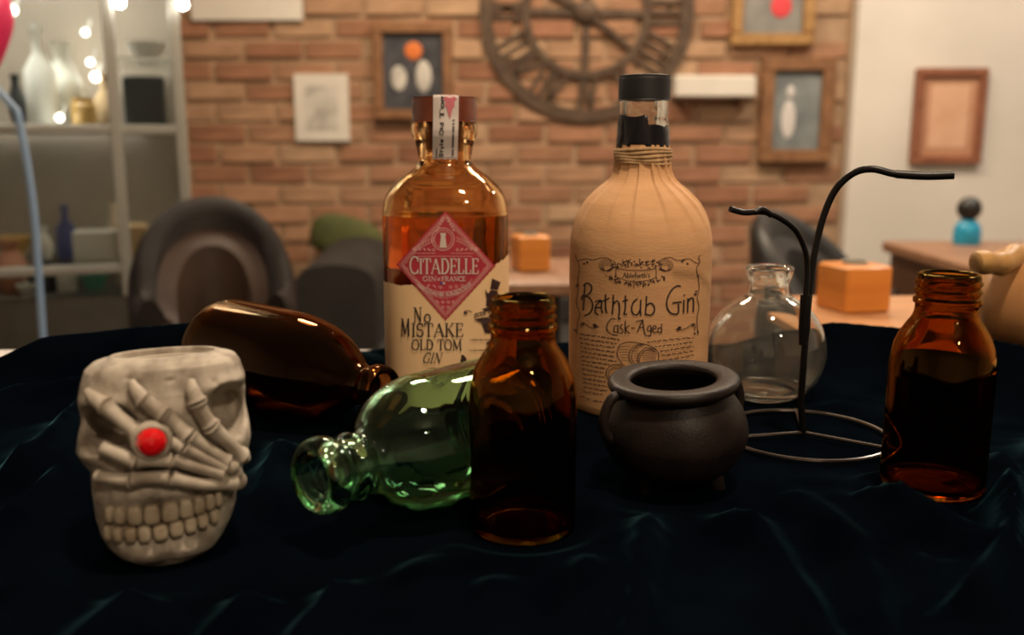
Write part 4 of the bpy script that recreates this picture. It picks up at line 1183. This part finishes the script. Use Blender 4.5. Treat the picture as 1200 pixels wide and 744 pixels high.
curve([(400, 290), (368, 240), (362, 190), (385, 148), (440, 130), (520, 136), (590, 152), (640, 180), (664, 220), (660, 262)], 0.9, Z2)
curve([(470, 292), (448, 240), (462, 180), (510, 148), (545, 146)], 0.8, Z2); curve([(488, 292), (466, 240), (480, 184), (526, 152), (560, 150)], 0.8, Z2)
curve([(515, 290), (510, 240), (540, 190), (590, 170), (640, 184)], 0.9, Z2); curve([(528, 290), (524, 244), (552, 200), (596, 182), (640, 196)], 0.8, Z2)
for q in range(6):
    curve([(372 + q * 3, 170 + q * 18), (420, 160 + q * 20), (455, 168 + q * 20)], 0.45, Z2)
    curve([(545, 195 + q * 16), (590, 192 + q * 15), (650 - q * 2, 205 + q * 12)], 0.45, Z2)
    curve([(482, 176 + q * 18), (505, 172 + q * 18), (520, 176 + q * 18)], 0.45, Z2)
curve([(420, 302), (360, 292), (310, 305), (282, 345), (290, 390), (318, 428)], 0.9, Z2); curve([(410, 312), (362, 306), (322, 318), (300, 350), (304, 388), (326, 416)], 0.6, Z2)
for q in range(4): curve([(318 + q * 16, 330 - q * 3), (345 + q * 14, 322 - q * 2), (380 + q * 10, 318)], 0.4, Z2)
po.build('barrel_engraving', M['brown_ink'], bt)

# ================================================================== DIAMOND LABEL GIN BOTTLE
cx_, cy_ = POS['citadelle']
CLc = (cx_, cy_, TZ - 0.0005)
crz = face_cam((cx_, cy_))
ci = thing('diamond_label_bottle', CLc, 'amber gin bottle with a crimson diamond label and torn cream paper label', 'bottle', crz)
CA = 0.0408
def supn(z):
    return 2.0 + 0.9 * max(0.0, min(1.0, (0.152 - z) / 0.022))
def sup(r, a, z):
    n = supn(z); c_, s2 = cos(a), sin(a)
    return r * math.copysign(abs(c_) ** (2 / n), c_), r * math.copysign(abs(s2) ** (2 / n), s2)
co = prof([(r * k, z * k) for r, z in [(0, 4), (24, 3), (34, 0.2), (38.6, 0.8), (40.4, 3.5), (40.8, 8), (40.8, 60), (40.8, 112), (40.6, 119), (39.2, 126.5), (35.6, 133), (30.2, 138.6), (24.6, 143), (19.8, 146.6), (17.6, 149.5), (17.0, 152)]], 3)
co += [(r * k, z * k) for r, z in [(17.4, 155), (18.4, 160), (19.4, 164), (20.6, 166), (21.3, 168), (21.4, 171), (20.9, 173.4), (20.2, 174.6), (19.6, 175), (14.0, 175), (13.2, 174)]]
cin = prof([(r * k, z * k) for r, z in [(13.0, 168), (13.0, 154), (13.8, 149), (18.0, 144), (24, 139.6), (29.6, 134), (34.6, 127), (36.8, 118.5), (37.2, 110), (37.2, 60), (37.2, 16), (36, 12), (30, 9.6), (0, 10.5)]], 3)
shell(co, cin, 96, sup).build('glass_body', M['honey'], ci, True, 60)
LV = 0.1165
li = [(0, 0.0103), (0.030, 0.0094), (0.0362, 0.0118), (0.0374, 0.016), (0.0374, 0.060), (0.0374, 0.110), (0.03715, LV), (0, LV)]
MB().lathe(li, 96, (0, 0, 0), sup).build('gin', M['gin'], ci, True, 50)
MB().lathe(prof([(0, 0.1748), (0.0198, 0.1748), (0.0206, 0.1754), (0.0207, 0.177), (0.0207, 0.1885), (0.0203, 0.1898), (0.0190, 0.1905), (0, 0.1908)], 3) , 64).build('stopper', M['cork'], ci, True, 50)
MB().lathe([(0, 0.158), (0.0122, 0.158), (0.0128, 0.160), (0.0128, 0.1752), (0, 0.1752)], 40).build('cork_plug', M['cork'], ci)

def in_c(off):
    def f(p):
        n = 2.9; r_ = CA + off
        return abs(p.x / r_) ** n + abs(p.y / r_) ** n < 1
    return f
mapP = caster(CLc, crz, in_c(0.0003), -CA - 0.004)
mapD = caster(CLc, crz, in_c(0.0006), -CA - 0.004)
mapI = caster(CLc, crz, in_c(0.0009), -CA - 0.004)
# torn cream label wrapped round the body
random.seed(21)
zl = mapP(470, 334).z; zr_ = mapP(575, 314).z
rows = [[] for _ in range(7)]
nseg = 220
for i in range(nseg + 1):
    a = 2 * pi * i / nseg + pi / 2
    x, y = sup(CA + 0.0003, a, 0.05)
    if y < 0:
        t = x / CA
        top = zl + 0.0006 * sin(t * 20) if t < 0.2 else zl + (t - 0.2) * (zr_ - zl + 0.007) / 0.8
    else:
        top = zl + 0.010 * (0.5 + 0.5 * x / CA)
    top += random.uniform(-0.0005, 0.0005)
    for j in range(7):
        rows[j].append((x, y, 0.003 + (top - 0.003) * j / 6))
MB().rings(rows, False).build('torn_paper_label', M['label'], ci, True, 60)
# crimson diamond with a serrated edge
C4 = [(522, 246.5), (581, 311.5), (522, 376), (464, 310)]
dm = Print(mapD, 1)
n = 26
gr = []
for i in range(n + 1):
    row = []
    for j in range(n + 1):
        u, v = i / n, j / n
        x = (1 - u) * (1 - v) * C4[0][0] + u * (1 - v) * C4[1][0] + u * v * C4[2][0] + (1 - u) * v * C4[3][0]
        y = (1 - u) * (1 - v) * C4[0][1] + u * (1 - v) * C4[1][1] + u * v * C4[2][1] + (1 - u) * v * C4[3][1]
        ed = (i in (0, n)) or (j in (0, n))
        if ed and (i + j) % 2: x += (522 - x) * 0.016; y += (311 - y) * 0.016
        row.append(mapD(x, y))
    gr.append(row)
MB().rings(gr, False).build('diamond_label', M['red_label'], ci, True, 60)
def Z5(x, y): return (450 + x / 6.767, 240 + y / 6.767)
def dsc(f): return [(522 + (x - 522) * f, 311 + (y - 311) * f) for x, y in C4]
pd = Print(mapI, 0.55)
for f, w_ in ((0.93, 0.5), (0.885, 0.8), (0.84, 0.4)):
    q = dsc(f); pd.stroke(q + [q[0]], w_)
for sx in (-1, 1):                               # scroll work inside the diamond
    for row_ in range(3):
        for q in range(5):
            cx0 = 522 + sx * (6 + q * 7.2 + row_ * 1.5); cy0 = 336 + row_ * 8.0 + q * -0.6
            if abs(cx0 - 522) / 48 + abs(cy0 - 311) / 53 > 0.93: continue
            if abs(cy0 - 331) < 3 and abs(cx0 - 522) < 30: continue
            pd.stroke([(cx0 + 2.6 * (1 - t / 14) * cos(sx * t * 0.9 + q), cy0 + 2.4 * (1 - t / 14) * sin(t * 0.9 + q)) for t in range(12)], 0.45)
    for row_ in range(3):
        for q in range(3):
            cx0 = 522 + sx * (3.2 + q * 6.2); cy0 = 353.5 + row_ * 6.0
            if abs(cx0 - 522) / 48 + abs(cy0 - 311) / 53 > 1.0: continue
            pd.stroke([(cx0 + 2.4 * (1 - t / 14) * cos(sx * t * 0.9 + q), cy0 + 2.2 * (1 - t / 14) * sin(t * 0.9 + q)) for t in range(12)], 0.5)
    for q in range(6):
        cx0 = 522 + sx * (14 + q * 5.4); cy0 = 292.5 - 0.35 * q
        if q < 5: pd.stroke([(cx0 + 2.4 * (1 - t / 14) * cos(sx * t * 0.9 + q), cy0 + 2.2 * (1 - t / 14) * sin(t * 0.9)) for t in range(12)], 0.45)
    for q in range(5):
        cx0 = 522 + sx * (3 + 1.6 * q); cy0 = 255 + q * 3.6
        pd.stroke([(cx0 + 1.9 * (1 - t / 14) * cos(sx * t * 0.9 + q), cy0 + 1.9 * (1 - t / 14) * sin(t * 0.9)) for t in range(12)], 0.45)
    # ribbons beside the tower
    for dq in (0, 5.2):
        pd.stroke([(522 + sx * (12.5 + 27 * t), 277.5 + dq * 0.9 + 11.5 * t + 3 * t * t) for t in [i / 8 for i in range(9)]], 0.5)
    for q in range(9):
        t = (q + 0.6) / 9.5
        xx, yy = 522 + sx * (12.5 + 27 * t), 277.5 + 11.5 * t + 3 * t * t
        pd.stroke([(xx, yy + 1.2), (xx + 0.2, yy + 3.8)], 0.75)
    pd.stroke([(522 + sx * 50, 311), (522 + sx * 44, 306)], 0.5); pd.stroke([(522 + sx * 50, 311), (522 + sx * 44, 316)], 0.5)
c5 = Z5(468, 272)
for r_, w_ in ((13.2, 0.7), (10.0, 0.5)):
    pd.stroke([(c5[0] + r_ * cos(2 * pi * i / 40), c5[1] + r_ * sin(2 * pi * i / 40)) for i in range(41)], w_)
for i in range(30):
    a = 2 * pi * i / 30
    pd.stroke([(c5[0] + 10.8 * cos(a), c5[1] + 10.8 * sin(a)), (c5[0] + 12.4 * cos(a), c5[1] + 12.4 * sin(a))], 0.6)
pd.stroke([Z5(232, 384), Z5(410, 384)], 0.5); pd.stroke([Z5(530, 384), Z5(712, 384)], 0.5); pd.stroke([Z5(262, 408), Z5(700, 408)], 0.5)
pd.stroke([Z5(v.x, v.y) for v in cr([(262, 628, 0), (330, 690, 0), (475, 740, 0), (620, 690, 0), (690, 624, 0)], 6)], 0.5)
pd.stroke([Z5(v.x, v.y) for v in cr([(250, 590, 0), (330, 655, 0), (475, 690, 0), (620, 655, 0), (700, 588, 0)], 6)], 0.5)
pd.build('scroll_ornament', M['pink'], ci)
pe = Print(mapI, 0.8)
pe.fill([Z5(*q) for q in ((447, 236), (456, 226), (482, 226), (492, 236), (487, 250), (498, 340), (442, 340), (452, 250))])
for x in (446, 462, 478): pe.fill([Z5(*q) for q in ((x, 222), (x + 12, 222), (x + 12, 232), (x, 232))])
pe.text('CITADELLE', 479.5, 561.0, 320.6, 17.4, 1.9, first=1.14)
pe.text('GIN', 495.2, 511.5, 329.2, 5.4, 0.85); pe.text('DE', 512.2, 516.4, 328.6, 2.9, 0.5); pe.text('FRANCE', 517.4, 545.8, 329.4, 5.4, 0.85)
def bend(x, y):
    t = (x - 520.5) / 30
    return (520.5 + 30 * t, y - 12.0 * t * t)
pe.text('CHATEAU DE BONBONNET', 490.5, 551.5, 347.2, 4.4, 0.7, place=bend)
pe.fill([Z5(*q) for q in ((466, 614), (484, 614), (484, 630), (466, 630))])
pe.build('diamond_lettering', M['silver'], ci)
pf = Print(mapI, 0.8); pf.fill([Z5(*q) for q in ((446, 614), (465, 614), (465, 630), (446, 630))]); pf.build('flag_stripe', M['blue_print'], ci)
# black lettering on the torn label
pk_ = Print(mapI, 1.5)
def Z3(x, y): return (430 + x / 3.384, 240 + y / 3.384)
pk_.text('N', 484.4, 494.8, 377.2, 16.8, 1.85); pk_.text('o', 496.6, 505.2, 377.4, 15.2, 1.7)
pk_.text('M', 469.4, 480.4, 393.4, 20.0, 1.95); pk_.text('ISTAKE', 481.8, 543.2, 394.2, 15.2, 1.85)
pk_.text('OLD', 482.0, 508.2, 409.8, 11.6, 1.55); pk_.text('TOM', 512.6, 541.4, 410.2, 12.2, 1.55)
pk_.text('GIN', 494.5, 516.8, 425.0, 11.4, 1.25, slant=0.28)
pk_.build('title_lettering', M['ink'], ci)
pv = Print(mapI, 0.8)
def Z6(x, y): return (530 + x / 6.2, 320 + y / 6.2)
random.seed(9)
def dash(x0, x1, y, h=1.6):
    x = x0
    while x < x1:
        pv.stroke([(x, y - h / 2), (x + 0.4, y + h / 2)], 0.8); x += random.choice((1.3, 1.3, 1.5, 2.4))
dash(501, 514, 431.5); dash(497, 518.5, 434.8)
for y, x0, x1 in ((484, 132, 300), (560, 122, 268), (635, 116, 190)):
    a, b = Z6(x0, y), Z6(x1, y); dash(a[0], b[0], a[1])
for poly in ([(290, 38), (352, 66), (330, 122), (276, 114)], [(238, 118), (258, 150), (282, 122), (330, 130), (336, 200), (300, 252), (246, 238), (250, 180)],
             [(212, 262), (292, 236), (320, 268), (250, 276)], [(158, 336), (292, 318), (318, 330), (308, 440), (240, 432), (214, 360)], [(250, 500), (300, 480), (290, 520), (248, 524)], [(228, 580), (262, 562), (252, 596), (226, 602)]):
    pv.fill([Z6(*q) for q in poly])
pv.stroke([Z6(*q) for q in ((160, 300), (286, 266), (292, 310), (166, 336), (160, 300))], 0.7)
pv.stroke([Z6(v.x, v.y) for v in cr([(86, 296, 0), (90, 278, 0), (116, 272, 0), (142, 284, 0)], 5)], 1.0); pv.ell(*Z6(98, 288), 2.2, 1.5, 0.3)
pv.ell(*Z6(82, 632), 3.6, 4.6, 0.2); pv.ell(*Z6(76, 606), 2.0, 2.2)
pv.text('SOUL', 557.0, 570.0, 371.6, 4.4, 0.8, place=lambda x, y: (x, y - (x - 557) * 0.22)); pv.text('&', 571.8, 575.4, 370.8, 4.0, 0.7, place=lambda x, y: (x, y - (x - 557) * 0.22))
pv.build('cat_engraving', M['brown_ink'], ci)
# paper seal over the stopper
prof_s = [(-0.006, 0.1913), (-0.014, 0.1912), (-0.0200, 0.1910), (-0.0211, 0.1900), (-0.0213, 0.185), (-0.0213, 0.178), (-0.0217, 0.1735), (-0.0220, 0.1695), (-0.0216, 0.166), (-0.0204, 0.162), (-0.0192, 0.158), (-0.0184, 0.154), (-0.0181, 0.1515)]
def seal(t, s):
    """t across -1..1, s down the strip 0..1"""
    q = s * (len(prof_s) - 1); i = min(int(q), len(prof_s) - 2); f = q - i
    y = prof_s[i][0] + (prof_s[i + 1][0] - prof_s[i][0]) * f
    z = prof_s[i][1] + (prof_s[i + 1][1] - prof_s[i][1]) * f
    x = 0.0016 + t * 0.0079 - 0.0016 * s
    r0 = abs(y)
    if i >= 2: y = -sqrt(max(r0 * r0 - x * x, 1e-8)) if r0 > abs(x) else y
    return Vector((x, y, z))
rows = []
for j in range(49):
    s = j / 48
    row = []
    for i in range(9):
        v = seal(-1 + i / 4, s)
        if j == 48: v.z += 0.0005 * (i % 2)
        row.append(v)
    rows.append(row)
MB().rings(rows, False).build('paper_seal', M['strip'], ci, True, 80)
def mapS(x, y):
    v = seal(x / 10, y / 60); d = Vector((v.x, v.y, 0)).normalized()
    return v + d * 0.0003 + Vector((0, 0, 0.0002 if y < 10 else 0))
pz = Print(mapS, 0.7)
pz.text('Style Old Tom', 0, 44, 0, 3.2, 0.9, place=lambda x, y: (-3.2 + y * 0.9 + 1.5, 57 - x))
random.seed(4)
x = 55
while x > 27:
    pz.stroke([(5.2, x), (6.8, x - 0.6)], 0.9); x -= random.choice((1.3, 1.4, 2.4))
x = 57
while x > 50:
    pz.stroke([(-7.2, x), (-6.0, x - 0.5)], 0.8); x -= 1.3
pz.stroke([(-9.6, 57.6), (9.6, 57.6)], 0.6)
pz.build('seal_lettering', M['ink'], ci)
pr2 = Print(mapS, 1)
pr2.fill([(3 + (4.6 + 0.9 * (-1) ** i) * cos(2 * pi * i / 16), 16.5 + (4.6 + 0.9 * (-1) ** i) * sin(2 * pi * i / 16) * 1.15) for i in range(16)])
pr2.fill([(3 - 3, 20), (3 + 3, 20), (3.2, 27)])
pr2.build('rosette', M['rose'], ci)

# ================================================================== SKULL CANDLE HOLDER
sx_, sy_ = POS['skull']
SL = (sx_, sy_, TZ - 0.0008)
srz = face_cam((sx_, sy_))
sk = thing('skull_candle_holder', SL, 'grey resin skull candle holder with a skeletal hand over its face', 'skull', rot=(R(-4), 0, srz))
ZS = 0.000130            # metres per detail-crop pixel
def SZ(y): return (705 - y) * ZS * 0.985
outl = [(84, 130, 470), (86, 112, 486), (91, 94, 500), (110, 72, 512), (150, 58, 521), (200, 50, 526), (270, 47, 528), (315, 40, 528), (345, 38, 526), (380, 52, 522), (410, 66, 514), (470, 66, 496), (560, 68, 478), (610, 80, 456), (650, 100, 432), (680, 126, 410), (698, 152, 384), (705, 182, 352)]
oz = [SZ(o[0]) for o in outl][::-1]
oc = [((o[1] + o[2]) / 2 - 288) * ZS for o in outl][::-1]
oa = [(o[2] - o[1]) / 2 * ZS for o in outl][::-1]
def prof_at(z): return float(np.interp(z, oz, oc)), float(np.interp(z, oz, oa))
def depth_at(z):
    return float(np.interp(z, [0, 0.004, 0.012, 0.03, 0.05, 0.068, 0.0775, 0.0797], [0.015, 0.019, 0.0215, 0.0235, 0.0245, 0.0245, 0.0225, 0.0190]))
def X_(x): return (x - 288) * ZS
# relief on the front: (x, y, rx, ry, depth in mm); positive = outwards
REL = [(128, 262, 68, 64, -26.0), (462, 248, 56, 72, -26.0), (290, 384, 66, 30, -9), (250, 330, 100, 66, -4),
       (120, 188, 64, 20, 2.6), (455, 160, 70, 20, 2.6), (290, 220, 60, 40, 1.2), 
       (66, 345, 34, 30, 2.5), (505, 350, 36, 36, 2.0), (96, 440, 22, 40, -3.0), (478, 510, 24, 50, -2.0),
       (260, 552, 160, 60, -4.6), (255, 470, 130, 24, 1.8), (255, 650, 110, 30, 1.6), (205, 660, 32, 26, 1.2), (325, 655, 36, 26, 1.2), (265, 672, 16, 24, -1.2),
       (425, 152, 8, 12, -1.6), (440, 168, 6, 9, -1.4), (508, 192, 18, 26, -2.5), (195, 118, 10, 8, -0.6), (306, 132, 8, 7, -1.0), (400, 440, 60, 40, -3.0)]
def relief(x, z):
    d = 0
    for rx0, ry0, rw, rh, dp in REL:
        q = ((x - X_(rx0)) / (rw * ZS)) ** 2 + ((z - SZ(ry0)) / (rh * ZS)) ** 2
        if q < 6: d += dp * 0.001 * (math.exp(-q ** 2.6) if dp < -6 else math.exp(-q))
    # fluted tooth roots above and below the teeth
    for yy, hh in ((468, 30), (628, 24)):
        q = ((z - SZ(yy)) / (hh * ZS)) ** 2
        if q < 5 and abs(x - X_(262)) < 160 * ZS:
            d += 0.0004 * cos(2 * pi * (x - X_(262)) / (43 * ZS)) * math.exp(-q)
    return d
def front(x, z):
    """y of the skull's front at (x, z), before relief"""
    c_, a_ = prof_at(z); b_ = depth_at(z); n = 2.5
    t = min(abs((x - c_) / a_), 0.995)
    return -b_ * (1 - t ** n) ** (1 / n)
seg, nz_ = 260, 220
rings = []
zt_ = SZ(84)
for j in range(nz_ + 1):
    z = zt_ * j / nz_
    c_, a_ = prof_at(z); b_ = depth_at(z); n = 2.5
    row = []
    for i in range(seg):
        th = 2 * pi * i / seg
        x = a_ * math.copysign(abs(cos(th)) ** (2 / n), cos(th)); y = b_ * math.copysign(abs(sin(th)) ** (2 / n), sin(th))
        if y < b_ * 0.3:
            f = max(0.0, min(1.0, (b_ * 0.3 - y) / (b_ * 0.5)))
            d = relief(x + c_, z) * f
            L = sqrt(x * x + y * y)
            # push mostly towards the viewer side of the face, partly sideways
            y -= d * (max(0.75, abs(y) / L) if y < 0 else 0.4); x += max(d, -0.003) * 0.35 * x / L
        row.append((x + c_, y, z))
    rings.append(row)
c_, a_ = prof_at(zt_)
top = rings[-1]
HX, HY, HC = 0.0186, 0.0120, X_(296)
def circ(rx, ry, z, cy=0.0): return [(HC + rx * cos(2 * pi * i / seg), cy + ry * sin(2 * pi * i / seg), z) for i in range(seg)]
mid = [((a[0] + b[0]) / 2, (a[1] + b[1]) / 2, zt_ + 0.0012) for a, b in zip(top, circ(HX, HY, zt_))]
rings += [mid, circ(HX + 0.0010, HY + 0.0010, zt_ + 0.0016), circ(HX, HY, zt_ + 0.0013), circ(HX - 0.0003, HY - 0.0003, zt_ - 0.004), circ(HX * 0.98, HY * 0.98, zt_ - 0.012)]
MB().rings(rings).build('skull_body', M['bone'], sk, True, 60)
MB().lathe(prof([(0, -0.0105), (HX * 0.97, -0.0105), (HX * 0.98, -0.009), (HX * 0.98, -0.0016), (HX * 0.93, -0.0012), (HX * 0.90, -0.0022), (0, -0.0026)], 3), 64, (0, 0, 0), lambda r, a, z: (r * cos(a), r * sin(a) * HY / HX)).xf(Matrix.Translation((HC, 0, zt_))).build('tea_light', M['wax_white'], sk, label='pale wax tea light')

# bones of the hand, following the face
def bone(pts, radii, name='finger_bone', lift=0.45, m_='bone_light', knob=True):
    P = []
    for i, (x, y) in enumerate(pts):
        X, Zz = X_(x), SZ(y)
        P.append(Vector((X, front(X, Zz) - radii[min(i, len(radii) - 1)] * ZS * lift - 0.0008, Zz)))
    n = 14
    path = cr(P, max(2, n // (len(P) - 1)))
    m = len(path)
    rr = []
    for i in range(m):
        t = i / (m - 1)
        base = float(np.interp(t, np.linspace(0, 1, len(radii)), radii)) * ZS
        kb = 1 + (0.34 * math.exp(-(t / 0.12) ** 2) + 0.34 * math.exp(-((1 - t) / 0.12) ** 2) if knob else 0)
        endk = min(1, sqrt(max(0, 1 - (1 - min(t, 1 - t) / 0.07) ** 2)) if min(t, 1 - t) < 0.07 else 1)
        rr.append(max(base * kb * endk, 0.0002))
    b = MB().tube(path, rr, 14)
    return b.build(name, M[m_], sk, True, 80)
# forefinger to little finger, tip to palm
bone([(361, 132), (362, 160), (373, 196)], [8, 21, 25], 'fingertip_bone', 0.8)
bone([(373, 196), (385, 232), (404, 268)], [24, 22, 22], lift=1.05)
bone([(404, 268), (446, 326), (490, 392)], [24, 20, 24], lift=1.05)
bone([(201, 122), (214, 150), (234, 180)], [8, 20, 24], 'fingertip_bone', 0.8)
bone([(226, 166), (252, 194), (282, 222)], [24, 21, 24], lift=1.05)
bone([(280, 218), (310, 254), (342, 292)], [24, 20, 23], lift=1.05)
bone([(344, 290), (395, 340), (446, 392)], [21, 18, 22], lift=1.05)
bone([(82, 150), (104, 168), (134, 190)], [8, 20, 24], 'fingertip_bone', 0.8)
bone([(128, 184), (168, 226), (212, 272)], [24, 20, 24], lift=1.0)
bone([(276, 296), (300, 306), (326, 322)], [22, 20, 22], lift=1.0)
bone([(326, 320), (380, 364), (440, 408)], [21, 18, 22], lift=1.05)
bone([(112, 306), (160, 330), (206, 352)], [18, 20, 23], lift=1.05)
bone([(200, 346), (248, 352), (298, 358)], [23, 20, 22], lift=1.0)
bone([(294, 352), (364, 390), (432, 422)], [21, 18, 22], lift=1.05)
bone([(92, 398), (140, 402), (186, 406)], [16, 18, 21], lift=1.05)
bone([(182, 404), (232, 404), (288, 410)], [21, 18, 22], lift=1.0)
bone([(284, 408), (372, 444), (470, 468)], [21, 18, 24], lift=1.05)
for x, y, r_ in ((458, 412, 25), (494, 388, 22), (478, 472, 26), (430, 448, 22), (505, 410, 16), (470, 440, 22), (482, 495, 14)):
    X, Zz = X_(x), SZ(y)
    MB().ball((X, front(X, Zz) - r_ * ZS * 0.75, Zz), r_ * ZS, r_ * ZS, r_ * ZS * 1.1, 18, 12).build('wrist_bone', M['bone_light'], sk)
# ring and gem
X, Zz = X_(245), SZ(290)
yf = front(X, Zz) - 0.0062
MB().lathe(prof([(0.0040, 0), (0.0070, 0), (0.0074, 0.0016), (0.0068, 0.0036), (0.0058, 0.0040), (0.0050, 0.003)], 3), 36).xf(Matrix.Translation((X, yf + 0.0025, Zz)) @ Matrix.Rotation(pi / 2 + 0.12, 4, 'X')).build('ring_setting', M['bone'], sk)
gm = MB().lathe([(0, 0.0002), (0.0054, 0.0002), (0.0054, 0.0018), (0.0046, 0.0032), (0.0030, 0.0042), (0, 0.0046)], 12).xf(Matrix.Translation((X, yf - 0.0003, Zz)) @ Matrix.Rotation(pi / 2 + 0.12, 4, 'X')).build('gem', M['gem'], sk, False, label='round faceted red gem')
MB().tube([(X - 0.004, yf + 0.0030, Zz + 0.002), (X - 0.0055, yf + 0.0045, Zz + 0.0065)], 0.002, 8).build('ring_band', M['bone'], sk)
# teeth
def tooth(x, y, w_, h, up):
    X, Zz = X_(x), SZ(y)
    b = MB().ball((0, 0, 0), w_ / 2 * ZS, 0.0026, h / 2 * ZS, 14, 10, 0.55)
    for i, (a, bb_, c2) in enumerate(b.v):
        tt = c2 / (h / 2 * ZS) * (1 if up else -1)
        b.v[i] = (a * (1 - 0.14 * max(0, tt)), bb_, c2)
    dx = 0.0015
    rot = atan2(front(X + dx, Zz) - front(X - dx, Zz), 2 * dx)
    b.xf(Matrix.Translation((X, front(X, Zz) + 0.0004, Zz)) @ Matrix.Rotation(rot, 4, 'Z'))
    b.build('tooth', M['tooth'], sk)
ux = [122, 148, 186, 231, 280, 324, 359, 388, 412]
uw = [22, 30, 42, 46, 50, 40, 34, 28, 22]
for x, w_ in zip(ux, uw):
    t = (x - 262) / 150
    tooth(x, 525 - 8 * t * t - (10 if t > 0 else 0) * t, w_ * 1.02, 60 - 10 * t * t, True)
lx_ = [114, 140, 172, 208, 251, 294, 332, 366, 398]
lw = [22, 28, 34, 38, 44, 42, 36, 32, 26]
for x, w_ in zip(lx_, lw):
    t = (x - 256) / 150
    tooth(x, 582 - 6 * t * t - (16 if t > 0 else 0) * t, w_ * 1.02, 52 - 8 * t * t, False)
